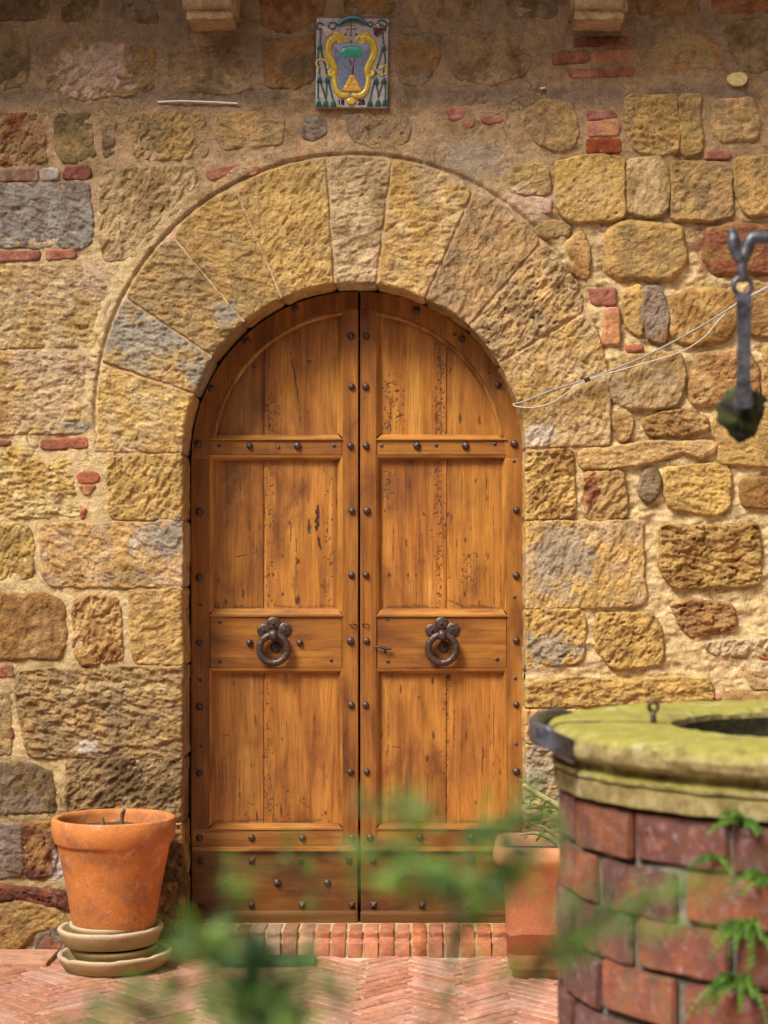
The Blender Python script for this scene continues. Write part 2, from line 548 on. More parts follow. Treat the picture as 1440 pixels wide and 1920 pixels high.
M_TWIGG = mat_simple('green_twig', (0.10, 0.15, 0.05), 0.7)
M_STEM = mat_simple('pale_succulent_stem', (0.42, 0.36, 0.17), 0.6)
M_SOIL = mat_simple('potting_soil', (0.07, 0.05, 0.035), 0.95, 0, 0.5, 80, 0.8, 0.01)

# ------------------------------------------------------------------ ground
gm = py_mesh('courtyard_floor', [(-14, -16, 0), (14, -16, 0), (14, 1.0, 0), (-14, 1.0, 0)], [(0, 1, 2, 3)])
ground = link('courtyard_floor', gm, M_FLOOR)
ground['kind'] = 'structure'

# unseen walls added on the other courtyard sides to block low sky light
M_PLASTER = mat_simple('ochre_plaster', (0.24, 0.19, 0.13), 0.9, 0, 0.2, 3, 0.3, 0.02)
for nm, a_, b_ in (('sky_block_wall_opposite', (-5.6, -11.6, -.02), (5.9, -11.1, 7.8)), ('sky_block_wall_left', (-5.6, -11.1, -.02), (-5.1, .06, 5.2)), ('sky_block_wall_right', (5.4, -11.1, -.02), (5.9, .06, 9.0))):
    ow = link(nm, box_mesh(nm, a_, b_, .02), M_PLASTER)
    ow['kind'] = 'structure'

# herringbone of bricks laid on edge
BW, BL = 0.058, 0.275
NB = 3
floor_variants = []
for k in range(NB):
    floor_variants.append(box_mesh('floor_brick', (-BL / 2 + 0.004, -BW / 2 + 0.0035, -0.03), (BL / 2 - 0.004, BW / 2 - 0.0035, 0.008), 0.004, 1, 0.0022))
    floor_variants[-1].materials.append(M_FLOORBRICK)
nrat = BL / BW
cands = []
ca, sa = math.cos(R(45)), math.sin(R(45))
for i in range(-60, 60):
    for j in range(-14, 14):
        ox = i * 1.0 + j * nrat; oy = i * 1.0 - j * nrat
        for kind in (0, 1):
            if kind == 0: cx, cy, a = ox + nrat / 2, oy + 0.5, 0
            else: cx, cy, a = ox + 0.5, oy + 1 + nrat / 2, 90
            x = (cx * ca - cy * sa) * BW - 0.24; y = (cx * sa + cy * ca) * BW - 0.60
            if -2.35 < x < 2.3 and -1.95 < y < -0.06:
                cands.append((x, y, a + 45))
def in_view(c):
    d = D + c[1]
    px = PX + c[0] * F / d; py = PY + EYE * F / d
    if -90 < px < 1130 and py < 1975: return -d
    return -100 - abs(px - 700) / 100 - d
cands.sort(key=in_view, reverse=True)
fcols = [(0.41, 0.180, 0.115), (0.44, 0.205, 0.135), (0.39, 0.16, 0.095), (0.47, 0.24, 0.17), (0.42, 0.19, 0.11)]
restV, restF = [], []
for idx, (x, y, a) in enumerate(cands):
    z = random.uniform(-0.0018, 0.0018)
    rot = R(a + random.uniform(-1.2, 1.2))
    if idx < 300:
        o = link('brick', floor_variants[idx % NB], None, ground, (x, y, z))
        o.rotation_euler = (random.uniform(-0.006, 0.006), random.uniform(-0.003, 0.003), rot)
        c = random.choice(fcols); k = random.uniform(0.92, 1.1)
        o.color = (c[0] * k, c[1] * k, c[2] * k, 1)
    else:
        me = floor_variants[idx % NB]
        Mx = Matrix.Translation((x, y, z)) @ Matrix.Rotation(rot, 4, 'Z')
        b0 = len(restV)
        restV += [Mx @ v.co for v in me.vertices]
        restF += [tuple(b0 + k for k in p.vertices) for p in me.polygons]
if restV:
    o = link('brick_paving', py_mesh('brick_paving', restV, restF), M_FLOORBRICK, ground)
    o['kind'] = 'stuff'; o.color = (0.55, 0.23, 0.15, 1)

# ------------------------------------------------------------------ the wall
SC = F / D
OXC, OZC, ORAD = (664 - PX) / SC, EYE + (PY - 851) / SC, 321 / SC

def d_open_raw(x, z):
    return np.where(z > OZC, np.hypot(x - OXC, z - OZC), np.abs(x - OXC)) - ORAD
def open_noise(x, z):
    return 0.006 * pn(x / 0.16, z / 0.16, 5.5) + 0.0025 * pn(x / 0.035, z / 0.035, 9.5)
def d_open(x, z):
    return d_open_raw(x, z) + open_noise(x, z)

def px2m(P):
    P = np.array(P, float)
    return np.stack([(P[:, 0] - PX) / SC, EYE + (PY - P[:, 1]) / SC], -1)

def round_poly(P, r):
    for it in range(2):
        out = []
        n = len(P)
        for i in range(n):
            a, b, c = P[i - 1], P[i], P[(i + 1) % n]
            la = np.linalg.norm(a - b); lc = np.linalg.norm(c - b)
            k = r if it == 0 else r * 0.4
            out.append(b + (a - b) / max(la, 1e-9) * min(k, 0.33 * la))
            out.append(b + (c - b) / max(lc, 1e-9) * min(k, 0.33 * lc))
        P = np.array(out)
    return P

def sdf_poly(P, x, z):
    """positive inside"""
    best = np.full(x.shape, 1e9); inside = np.zeros(x.shape, bool)
    n = len(P)
    for i in range(n):
        ax, az = P[i]; bx, bz = P[(i + 1) % n]
        ex, ez = bx - ax, bz - az
        wx, wz = x - ax, z - az
        t = np.clip((wx * ex + wz * ez) / max(ex * ex + ez * ez, 1e-12), 0, 1)
        best = np.minimum(best, (wx - ex * t) ** 2 + (wz - ez * t) ** 2)
        cond = (az > z) != (bz > z)
        with np.errstate(divide='ignore', invalid='ignore'):
            xx = ax + (z - az) / (bz - az if abs(bz - az) > 1e-12 else 1e-12) * ex
        inside ^= cond & (x < xx)
    d = np.sqrt(best)
    return np.where(inside, d, -d)

ALB = 0.80
PAL = {k: lin(v) * ALB for k, v in dict(
    Y=(216, 178, 110), O=(176, 148, 104), G=(174, 165, 150), B=(170, 128, 76), R=(152, 92, 66), V=(156, 136, 120),
    T=(214, 184, 140), D=(128, 106, 72), C=(236, 208, 156), W=(222, 214, 204), P=(218, 188, 164), A=(202, 166, 108),
    br=(160, 104, 82), bo=(188, 116, 84), bp=(194, 136, 114), bt=(202, 146, 98), bd=(120, 76, 62), bv=(146, 74, 38)).items()}

# patches of lichen, bloom and old limewash: px, py, rx, ry, colour, strength
BLOTS = [(272, 636, 66, 48, 'G', 0.9), (365, 690, 26, 34, 'G', 0.8), (425, 590, 22, 22, 'G', 0.8), (140, 800, 34, 16, 'G', 0.8),
         (310, 1010, 46, 42, 'G', 0.85), (255, 1020, 20, 30, 'W', 0.5), (1045, 1050, 70, 75, 'G', 0.7), (1030, 1215, 60, 32, 'G', 0.8),
         (1012, 820, 34, 26, 'W', 0.6), (172, 135, 70, 52, 'P', 1.0), (205, 110, 35, 30, 'P', 0.8), (890, 300, 70, 46, 'G', 0.6),
         (116, 1625, 20, 52, 'W', 1.0), (250, 1085, 60, 14, 'G', 0.4), (650, 330, 60, 60, 'T', 0.5), (500, 440, 70, 70, 'Y', 0.4),
         (175, 530, 40, 50, 'P', 0.6), (70, 540, 60, 40, 'P', 0.35), (130, 680, 60, 40, 'P', 0.3), (1360, 455, 90, 20, 'R', 0.8), (1380, 500, 80, 16, 'R', 0.9),
         (1225, 590, 26, 55, 'V', 0.8), (1010, 1440, 40, 60, 'G', 0.8), (1110, 920, 18, 40, 'R', 0.9), (60, 270, 40, 60, 'R', 0.4), (80, 1180, 40, 60, 'bd', 0.3),
         (985, 380, 60, 30, 'P', 0.5), (200, 1290, 160, 12, 'C', 0.4), (280, 720, 60, 90, 'C', 0.25), (90, 750, 90, 60, 'C', 0.35), (265, 910, 60, 50, 'Y', 0.5),
         (60, 1270, 60, 60, 'O', 0.5), (800, 330, 30, 60, 'V', 0.35), (1110, 360, 50, 40, 'T', 0.4), (1215, 350, 30, 50, 'T', 0.5), (165, 1400, 20, 14, 'W', 0.7)]

def blots(x, z, col):
    px = PX + x * SC; py = PY - (z - EYE) * SC
    for (bx, by, rx, ry, c, s) in BLOTS:
        m = (np.abs(px - bx) < rx * 1.6) & (np.abs(py - by) < ry * 1.6)
        if not m.any(): continue
        e = 1 - np.sqrt(((px[m] - bx) / rx) ** 2 + ((py[m] - by) / ry) ** 2)
        n = fbm(x[m] / 0.045, z[m] / 0.045, bx * 0.1, 4, 0.6)
        f = sstep(-0.1, 0.35, e * 0.9 + n * 0.55) * s
        f = np.clip(f, 0, 1)[:, None]
        col[m] = col[m] * (1 - f) + PAL[c] * f
    return col

STONES = []   # polygons in metres, used to cull the mortar under them

wall = empty('stone_wall', (OXC, 0, 0), 'old ochre sandstone courtyard wall with brick patches around the arched doorway', 'wall')

def terrace(u, k=0.55):
    """flaky ledges: flat treads with short steep risers"""
    f = np.floor(u); r = u - f
    return (f + np.where(r < k, r * 0.25 / k, 0.25 + 0.75 * (r - k) / (1 - k)))

def height_fn(P, proud, rough, roll, warp, seed, opening, tool, pits=0.25, grow=0.007):
    def fn(X, Z):
        qx = X + warp * (pn(X / 0.09, Z / 0.09, seed) + 0.45 * pn(X / 0.025, Z / 0.025, seed + 3))
        qz = Z + warp * (pn(X / 0.09, Z / 0.09, seed + 20) + 0.45 * pn(X / 0.025, Z / 0.025, seed + 23))
        d = sdf_poly(P, qx, qz) + grow
        t = np.clip((d + 0.006) / (roll + 0.006), 0, 1)
        h = -0.020 + (proud + 0.020) * (1 - (1 - t) ** 3.0)
        h = np.where(d < -0.006, -0.020 + (d + 0.006), h)
        a = fbm(X / 0.13, Z / 0.13, seed + 40, 2)
        th = 0.35 + 0.85 * math.sin(seed * 7.0)
        ca_, sa_ = math.cos(th), math.sin(th)
        ax_, az_ = (X * ca_ + Z * sa_), (Z * ca_ - X * sa_)
        w1 = pn(X / 0.05, Z / 0.05, seed + 45)
        u = 1.5 * fbm(ax_ / 0.050 + 0.4 * w1, az_ / 0.029, seed + 50, 3, 0.62)
        fl = terrace(u * 1.6, 0.6) / 1.6
        g = fbm(X / 0.012, Z / 0.010, seed + 60, 2)
        # short oblique chisel strokes
        st = np.maximum(0, pn(ax_ / 0.012, az_ / 0.050, seed + 65) - 0.25)
        pit = sstep(0.52, 0.70, pn(X / 0.022, Z / 0.017, seed + 70) + 0.25 * pn(X / 0.07, Z / 0.07, seed + 75))
        rr = rough * (0.55 * a + 0.78 * fl + 0.24 * g - 0.9 * tool * st) - rough * 1.8 * pits * pit
        h = h + rr * (0.35 + 0.65 * t) * (d > -0.008)
        if opening:
            do = d_open(X, Z)
            h = h - 0.010 * np.clip(1 - do / 0.010, 0, 1) ** 2
        return d, h
    return fn

def stone(poly, c1='Y', c2=None, mix=0.4, proud=0.004, rough=0.0055, roll=0.008, warp=0.008, rnd=0.012, name='stone', mat=None,
          opening=False, strip=None, step=0.0045, tool=1.0, label=None, pits=None):
    pts = []
    for (x, y) in poly:
        if x <= 0: x = -48
        if x >= 1440: x = 1488
        if y <= 0: y = -48
        pts.append((x, y))
    P = px2m(pts)
    STONES.append(P.copy())
    P = round_poly(P, rnd)
    seed = random.uniform(0, 400)
    if pits is None: pits = random.choice([0, 0.1, 0.2, 0.3, 0.9]) if rough < .0095 else 0.8
    rough *= random.uniform(.8, 1.15); tool *= random.choice([.3, .6, 1.0, 1.5])
    fn = height_fn(P, proud, rough, roll, warp, seed, opening, tool, pits, 0.0075 if name == 'stone' else 0.0025)
    lo = P.min(0) - 0.028; hi = P.max(0) + 0.028
    nx = int((hi[0] - lo[0]) / step) + 2; nz = int((hi[1] - lo[1]) / step) + 2
    X, Z = np.meshgrid(lo[0] + np.arange(nx) * step, lo[1] + np.arange(nz) * step, indexing='ij')
    d, h = fn(X, Z)
    keep = d > -0.017
    if opening:
        do = d_open(X, Z)
        ins = do > 0
        gx = np.where(Z > OZC, (X - OXC) / np.maximum(np.hypot(X - OXC, Z - OZC), 1e-6), np.sign(X - OXC))
        gz = np.where(Z > OZC, (Z - OZC) / np.maximum(np.hypot(X - OXC, Z - OZC), 1e-6), 0)
        sn = (~ins) & (do > -step * 1.6)
        X = np.where(sn, X - gx * do, X); Z = np.where(sn, Z - gz * do, Z)
        d2, h2 = fn(X, Z)
        h = np.where(sn, h2, h)
        keep &= (ins | sn)
        q_ok = ins[:-1, :-1] | ins[1:, :-1] | ins[1:, 1:] | ins[:-1, 1:]
    idx = -np.ones(X.shape, int)
    K = keep[:-1, :-1] & keep[1:, :-1] & keep[1:, 1:] & keep[:-1, 1:]
    if opening: K &= q_ok
    used = np.zeros(X.shape, bool)
    for a in (slice(None, -1), slice(1, None)):
        for b in (slice(None, -1), slice(1, None)):
            used[a, b] |= K
    idx[used] = np.arange(used.sum())
    ii = np.argwhere(K)
    i, j = ii[:, 0], ii[:, 1]
    Q = np.stack([idx[i, j], idx[i + 1, j], idx[i + 1, j + 1], idx[i, j + 1]], -1)
    x, z, hh = X[used], Z[used], h[used]
    V = np.stack([x, -hh, z], -1)
    # colour
    def colour(x, z, yy=0.0):
        c = np.tile(PAL[c1], (len(x), 1))
        if c2:
            f = sstep(0.5, -0.5, fbm(x / 0.14, z / 0.14 + yy, seed + 90, 4, 0.6) + 0.45 - mix)[:, None]
            c = c * (1 - f) + PAL[c2] * f
        v = 1 + 0.16 * fbm(x / 0.05, z / 0.05, seed + 110, 3) + jit
        c = c * v[:, None] * hue
        return np.clip(blots(x, z, c), 0.01, 0.9)
    jit = random.uniform(-0.13, 0.10); hue = np.array([1 + random.uniform(-.03, .03), 1.0, 1 + random.uniform(-.12, .14)])
    Cc = colour(x, z)
    if strip:
        # reveal: points on the opening curve, then back into the wall
        S = []
        kind, s0, s1 = strip
        if kind == 'arc':
            n = max(3, int(abs(s1 - s0) * ORAD / 0.008))
            for a in np.linspace(s0, s1, n):
                S.append((OXC + ORAD * math.cos(a), OZC + ORAD * math.sin(a), math.cos(a), math.sin(a)))
        else:
            sx = -1 if kind == 'L' else 1
            za, zb = EYE + (PY - s1) / SC, EYE + (PY - s0) / SC
            n = max(3, int(abs(zb - za) / 0.008))
            for zz in np.linspace(za, zb, n): S.append((OXC + sx * ORAD, zz, sx, 0.0))
        S = np.array(S)
        bx = S[:, 0] - S[:, 2] * open_noise(S[:, 0], S[:, 1]); bz = S[:, 1] - S[:, 3] * open_noise(S[:, 0], S[:, 1])
        _, hb = fn(bx, bz)
        rows = np.concatenate([[0.0, 0.006, 0.014], np.linspace(0.024, 0.30, 26)])
        n = len(S)
        VV = []
        send = np.minimum(np.arange(n), np.arange(n)[::-1]) * 0.008
        for r_i, yy in enumerate(rows):
            disp = (fbm(bx / 0.03 + yy / 0.03, bz / 0.03, seed + 130 + yy / 0.03, 3) * 0.0045 - 0.001) * min(1, yy / 0.02) + 0.008 * np.exp(-send / 0.006) * min(1, yy / 0.01)
            VV.append(np.stack([bx + S[:, 2] * disp, -hb + yy, bz + S[:, 3] * disp], -1))
        VV = np.concatenate(VV)
        m = len(rows); base = len(V)
        q = []
        for r_i in range(m - 1):
            for k in range(n - 1):
                a = base + r_i * n + k
                q.append((a, a + n, a + n + 1, a + 1))
        V = np.concatenate([V, VV]); Q = np.concatenate([Q, np.array(q)])
        Cs = colour(VV[:, 0] + VV[:, 1] * 0.7, VV[:, 2] + VV[:, 1] * 0.7)
        Cc = np.concatenate([Cc, Cs])
    org = np.array([P[:, 0].mean(), 0, P[:, 1].mean()])
    me = fast_mesh(name, V - org, Q, Cc)
    o = link(name, me, mat or M_STONE, wall, Vector(org) - wall.location)
    return o

def rect(x0, y0, x1, y1):
    return [(x0, y0), (x1, y0), (x1, y1), (x0, y1)]

# arch stones (voussoirs)
def ang(x, y): return math.atan2(851 - y, x - 664)
VJ = [((176, 849), (343, 851)), ((190, 679), (357, 736)), ((237, 560), (390, 664)), ((327, 448), (452, 598)), ((443, 358), (527, 556)),
      ((612, 296), (628, 532)), ((736, 300), (706, 530)), ((886, 362), (798, 560)), ((1014, 456), (882, 610)), ((1092, 588), (937, 680)), ((1143, 838), (985, 842))]
EXC, EYC, ERAD = 664, 775, 485
VC = [('Y', 'T', .35), ('G', 'A', .4), ('O', 'A', .4), ('A', 'O', .35), ('Y', 'A', .4), ('T', 'O', .35), ('A', 'T', .45), ('A', 'O', .5), ('A', 'O', .5), ('T', 'A', .5)]
for k in range(10):
    (o0, i0), (o1, i1) = VJ[k], VJ[k + 1]
    g = 3.0
    def sh(p, q, s):   # shift a joint sideways by s px
        dx, dy = q[0] - p[0], q[1] - p[1]; l = math.hypot(dx, dy)
        nx_, ny_ = -dy / l * s, dx / l * s
        return (p[0] + nx_, p[1] + ny_), (q[0] + nx_, q[1] + ny_)
    oa, ia = sh(o0, i0, -g); ob, ib = sh(o1, i1, g)
    a0 = math.atan2(EYC - oa[1], oa[0] - EXC); a1 = math.atan2(EYC - ob[1], ob[0] - EXC)
    if a0 < a1 - 0.01 and k == 0: a0 += 2 * math.pi
    if k == 0: a0 = math.pi + 0.15
    if k == 9: a1 = -0.13
    arc = [(EXC + (ERAD - 4) * math.cos(a), EYC - (ERAD - 4) * math.sin(a)) for a in np.linspace(a0, a1, 7)[1:-1]]
    # inner edge pushed inside the opening so the opening cut defines it
    b0, b1 = ang(*i0), ang(*i1)
    if b0 < 0: b0 = math.pi if k == 0 else b0
    inn = [(664 + 306 * math.cos(a), 851 - 306 * math.sin(a)) for a in np.linspace(b1, b0, 5)]
    poly = [oa] + arc + [ob, ib] + inn[1:-1] + [ia]
    def ext(p, q):
        dx, dy = q[0] - p[0], q[1] - p[1]; l = math.hypot(dx, dy); return (q[0] + dx / l * 14, q[1] + dy / l * 14)
    poly = [oa] + arc + [ob, ext(ob, ib)] + inn[1:-1] + [ext(oa, ia)]
    c1, c2, mx = VC[k]
    stone(poly, c1, c2, mx, proud=random.uniform(.005, .011), rough=0.0060 if k != 8 else 0.009, roll=0.008, warp=0.0022, rnd=0.006, pits=0.2 if k != 8 else 1.2, name='arch_stone', opening=True,
          strip=('arc', max(b0, 0.0) - 0.006, max(b1, 0.0) + 0.006))

# left of the door
S = stone
S([(0, 0), (100, 0), (85, 35), (0, 40)], 'D', 'B', .4)
S([(196, 0), (272, 0), (296, 44), (240, 40), (205, 22)], 'D', 'V', .4, proud=.004)
S([(108, 0), (186, 0), (180, 36), (120, 42)], 'O', 'D', .5, proud=.002)
S([(0, 46), (48, 55), (56, 110), (46, 162), (0, 170)], 'O', 'D', .4)
S([(84, 88), (130, 70), (200, 77), (290, 92), (288, 166), (240, 178), (150, 186), (95, 176)], 'O', 'B', .4, rough=.008)
S([(324, 96), (400, 88), (450, 106), (472, 166), (420, 178), (340, 168), (315, 140)], 'O', 'D', .4)
S([(0, 214), (70, 214), (84, 250), (86, 305), (0, 308)], 'O', 'R', .3, rough=.008)
S([(105, 216), (172, 212), (177, 296), (118, 303), (103, 270)], 'O', 'D', .4)
S([(194, 222), (213, 218), (211, 290), (196, 298)], 'O', 'D', .4, proud=.004)
S([(240, 214), (380, 208), (388, 290), (350, 300), (255, 298), (245, 260)], 'O', 'A', .4, rough=.007)
S([(404, 216), (500, 210), (532, 225), (528, 270), (420, 278), (402, 255)], 'A', 'O', .5)
S([(0, 345), (168, 344), (172, 455), (150, 464), (0, 462)], 'G', 'V', .35, rough=.006)
S([(190, 317), (366, 313), (374, 350), (325, 402), (268, 476), (196, 490), (189, 430)], 'O', 'T', .4, rough=.007)
S([(0, 500), (150, 497), (186, 520), (208, 556), (190, 610), (184, 648), (0, 652)], 'T', 'A', .5, rough=.007)
S([(0, 661), (184, 662), (176, 720), (170, 790), (158, 811), (0, 813)], 'Y', 'T', .5, rough=.0075)
S([(0, 838), (58, 834), (70, 858), (132, 882), (140, 920), (160, 968), (0, 974)], 'C', 'Y', .55, proud=.003, rough=.008, roll=.02)
S([(82, 862), (128, 862), (136, 876), (100, 878)], 'Y', None, proud=.003)
S([(203, 857), (345, 853), (345, 973), (206, 971)], 'Y', 'A', .4, opening=True, strip=('L', 852, 974), rough=.007, proud=.008)
S([(0, 986), (50, 984), (62, 1010), (60, 1075), (45, 1087), (0, 1085)], 'A', 'Y', .4)
S([(78, 986), (130, 982), (345, 979), (345, 1099), (100, 1098), (76, 1070)], 'Y', 'T', .5, opening=True, strip=('L', 976, 1101), rough=.008, proud=.008)
S([(0, 1114), (90, 1112), (120, 1130), (127, 1200), (115, 1236), (0, 1240)], 'B', 'A', .4, roll=.03, proud=.012)
S([(136, 1128), (170, 1117), (222, 1124), (224, 1180), (231, 1236), (152, 1246), (138, 1214)], 'A', 'B', .5, rough=.009, proud=.008)
S([(243, 1106), (345, 1104), (345, 1246), (250, 1243), (244, 1170)], 'Y', 'A', .4, opening=True, strip=('L', 1103, 1247), proud=.008)
S([(38, 1258), (345, 1250), (345, 1420), (52, 1419), (36, 1340), (30, 1290)], 'O', 'A', .5, opening=True, strip=('L', 1249, 1422), rough=.009, proud=.009)
S([(0, 1300), (16, 1300), (22, 1350), (20, 1415), (0, 1418)], 'A', 'O', .4, proud=.003)
S([(0, 1432), (60, 1428), (100, 1450), (104, 1525), (0, 1532)], 'D', 'V', .4, roll=.03)
S([(126, 1426), (347, 1424), (347, 1538), (128, 1540)], 'O', 'D', .45, opening=True, strip=('L', 1424, 1541), rough=.009, proud=.010)
S([(0, 1546), (36, 1546), (42, 1640), (0, 1652)], 'V', 'G', .4)
S([(40, 1546), (98, 1544), (104, 1610), (90, 1646), (46, 1640)], 'bd', 'B', .4)
S([(0, 1662), (60, 1668), (118, 1672), (142, 1705), (90, 1696), (40, 1681), (0, 1695)], 'bd', 'R', .4, proud=.010)
S([(0, 1704), (40, 1686), (110, 1702), (130, 1738), (66, 1748), (32, 1786), (0, 1790)], 'A', 'O', .4, proud=.010, roll=.03)
S([(66, 1752), (100, 1738), (146, 1742), (150, 1776), (120, 1784), (70, 1788)], 'V', 'G', .4)
S([(118, 1552), (230, 1546), (250, 1640), (180, 1660), (120, 1640)], 'D', 'A', .4)
S([(258, 1546), (347, 1544), (347, 1650), (262, 1648)], 'A', 'D', .5, opening=True, strip=('L', 1543, 1652), rough=.010, proud=.012)
S([(160, 1664), (347, 1655), (347, 1755), (165, 1760)], 'A', 'D', .5, opening=True, strip=('L', 1653, 1800), rough=.010, proud=.012)

# top middle
S([(486, 0), (620, 0), (604, 34), (540, 60), (492, 48)], 'B', 'R', .4, proud=.004)
S([(492, 76), (586, 70), (590, 150), (552, 166), (498, 160)], 'B', 'D', .4, proud=.004)
S([(642, 0), (742, 0), (736, 24), (650, 28)], 'B', 'D', .4, proud=.003)
S([(774, 0), (905, 0), (896, 32), (850, 36), (790, 30)], 'D', 'O', .4)
S([(742, 68), (800, 62), (826, 70), (820, 120), (790, 160), (748, 154)], 'V', 'B', .45, proud=.005)
S([(858, 68), (930, 62), (985, 78), (996, 118), (984, 142), (930, 156), (870, 152), (846, 134), (868, 110)], 'D', 'O', .5)
S([(568, 218), (606, 216), (612, 250), (592, 266), (570, 258)], 'V', 'G', .4)
S([(650, 216), (740, 210), (768, 230), (764, 268), (720, 280), (660, 262)], 'V', 'O', .45, proud=.006)
S([(934, 0), (1046, 0), (1044, 30), (960, 34)], 'D', 'V', .4)

# right upper
S([(1214, 92), (1240, 70), (1330, 60), (1357, 95), (1345, 130), (1250, 140), (1222, 128)], 'B', 'O', .45, rough=.003, roll=.04)
S([(1366, 44), (1440, 36), (1440, 128), (1396, 134), (1368, 100)], 'D', 'O', .5)
S([(1190, 0), (1300, 0), (1310, 24), (1196, 30)], 'B', 'D', .5, proud=.003)
S([(1330, 0), (1440, 0), (1440, 20), (1340, 26)], 'R', 'B', .5, proud=.003)
S([(980, 212), (1020, 190), (1070, 194), (1083, 240), (1076, 275), (1042, 284), (1010, 270), (986, 242)], 'A', 'O', .5, proud=.010)
S([(1176, 182), (1268, 178), (1270, 284), (1240, 292), (1190, 280), (1170, 236)], 'O', 'A', .5, proud=.012, rough=.009)
S([(1275, 180), (1312, 176), (1314, 286), (1280, 290)], 'O', 'A', .4, proud=.014)
S([(1338, 186), (1412, 184), (1425, 220), (1420, 262), (1352, 266), (1333, 250)], 'O', 'A', .45, proud=.016, roll=.025)
S([(1432, 170), (1440, 170), (1440, 215), (1432, 210)], 'O', None)
S([(955, 316), (1000, 306), (1024, 316), (1033, 360), (1000, 366), (956, 362)], 'O', 'A', .45, proud=.010)
S([(1043, 304), (1100, 292), (1168, 296), (1172, 405), (1130, 413), (1060, 412), (1042, 380)], 'A', 'Y', .45, proud=.014)
S([(1180, 300), (1240, 296), (1253, 320), (1250, 395), (1215, 410), (1180, 395)], 'O', 'T', .45, proud=.014)
S([(1257, 306), (1350, 303), (1370, 318), (1371, 405), (1340, 414), (1262, 410)], 'A', 'O', .5, proud=.015)
S([(1378, 300), (1440, 292), (1440, 398), (1400, 402), (1380, 360)], 'O', 'A', .45, proud=.015)
S([(1005, 424), (1030, 414), (1068, 424), (1070, 440), (1030, 446), (1008, 440)], 'O', 'A', .4, proud=.008)
S([(1062, 456), (1090, 435), (1106, 470), (1101, 526), (1078, 514)], 'A', 'B', .4, proud=.012)
S([(1140, 430), (1180, 412), (1278, 424), (1291, 488), (1265, 522), (1160, 526), (1131, 500)], 'A', 'O', .45, proud=.018, roll=.03)
S([(1322, 428), (1380, 418), (1440, 424), (1440, 514), (1340, 512), (1320, 480)], 'B', 'R', .45, proud=.015, roll=.025)
S([(1170, 545), (1202, 534), (1206, 600), (1198, 632), (1174, 610)], 'A', 'Y', .4, proud=.010)
S([(1207, 540), (1240, 538), (1253, 590), (1246, 644), (1218, 636), (1206, 590)], 'V', 'B', .45, proud=.014)
S([(1258, 560), (1300, 540), (1386, 545), (1388, 600), (1362, 640), (1290, 646), (1254, 630)], 'A', 'B', .45, proud=.016, roll=.025)
S([(1400, 536), (1440, 530), (1440, 632), (1404, 630)], 'B', 'A', .45, proud=.015)
S([(1150, 682), (1200, 665), (1275, 664), (1284, 700), (1270, 758), (1186, 766), (1150, 750), (1140, 710)], 'A', 'T', .45, proud=.015)
S([(1306, 662), (1400, 656), (1424, 690), (1424, 750), (1380, 760), (1296, 758), (1294, 720)], 'A', 'B', .45, proud=.016, roll=.025)
S([(1432, 650), (1440, 650), (1440, 750), (1434, 748)], 'A', None)
S([(1152, 772), (1178, 768), (1187, 790), (1180, 820), (1164, 828), (1154, 806)], 'B', 'A', .4, proud=.012)
S([(1206, 788), (1240, 776), (1300, 770), (1330, 786), (1326, 806), (1280, 814), (1216, 815)], 'A', 'B', .5, proud=.012, rough=.009)
S([(1342, 776), (1440, 768), (1440, 872), (1350, 870), (1346, 820)], 'Y', 'A', .45, proud=.014)
S([(1089, 844), (1250, 829), (1338, 830), (1342, 846), (1310, 857), (1280, 842), (1225, 865), (1190, 872), (1090, 879)], 'Y', 'A', .45, proud=.014, rough=.005)

# right of the door, middle
S([(983, 848), (1074, 845), (1076, 970), (983, 973)], 'Y', 'B', .45, opening=True, strip=('R', 842, 974), rough=.010, proud=.008)
S([(1095, 888), (1165, 884), (1173, 920), (1172, 970), (1104, 974), (1098, 930)], 'Y', 'A', .5, proud=.012, rough=.008)
S([(1210, 884), (1230, 880), (1238, 905), (1226, 938), (1208, 940), (1199, 915)], 'V', 'D', .4, proud=.014)
S([(1250, 878), (1355, 872), (1367, 890), (1366, 956), (1340, 962), (1258, 954), (1246, 920)], 'Y', 'A', .5, proud=.012, rough=.008)
S([(1390, 902), (1440, 894), (1440, 954), (1396, 950)], 'R', 'B', .5, proud=.012)
S([(983, 980), (1200, 976), (1204, 1040), (1209, 1130), (1180, 1136), (983, 1139)], 'Y', 'T', .55, opening=True, strip=('R', 976, 1141), rough=.007, proud=.008)
S([(1240, 985), (1330, 990), (1420, 984), (1424, 1050), (1422, 1098), (1262, 1102), (1240, 1070)], 'B', 'A', .45, proud=.012, rough=.011)
S([(983, 1145), (1090, 1146), (1098, 1170), (1090, 1240), (983, 1246)], 'Y', 'A', .45, opening=True, strip=('R', 1143, 1262), rough=.008, proud=.008)
S([(1119, 1152), (1220, 1150), (1240, 1180), (1242, 1245), (1150, 1252), (1118, 1220)], 'A', 'Y', .5, proud=.012, rough=.010)
S([(1258, 1130), (1310, 1126), (1376, 1140), (1380, 1172), (1345, 1188), (1290, 1190), (1270, 1160)], 'A', 'B', .5, proud=.010, rough=.011)
S([(1320, 1205), (1440, 1196), (1440, 1226), (1340, 1228)], 'C', 'T', .4, proud=.006, rough=.008)
S([(1392, 1244), (1440, 1238), (1440, 1290), (1410, 1288)], 'Y', 'C', .4, proud=.006)
S([(983, 1284), (1060, 1272), (1200, 1276), (1330, 1272), (1340, 1310), (1200, 1322), (983, 1326)], 'Y', 'A', .45, opening=True, strip=('R', 1264, 1328), rough=.009, proud=.010)
S([(983, 1334), (1060, 1332), (1140, 1340), (1140, 1388), (983, 1392)], 'Y', 'A', .45, opening=True, strip=('R', 1328, 1395), rough=.009, proud=.010)
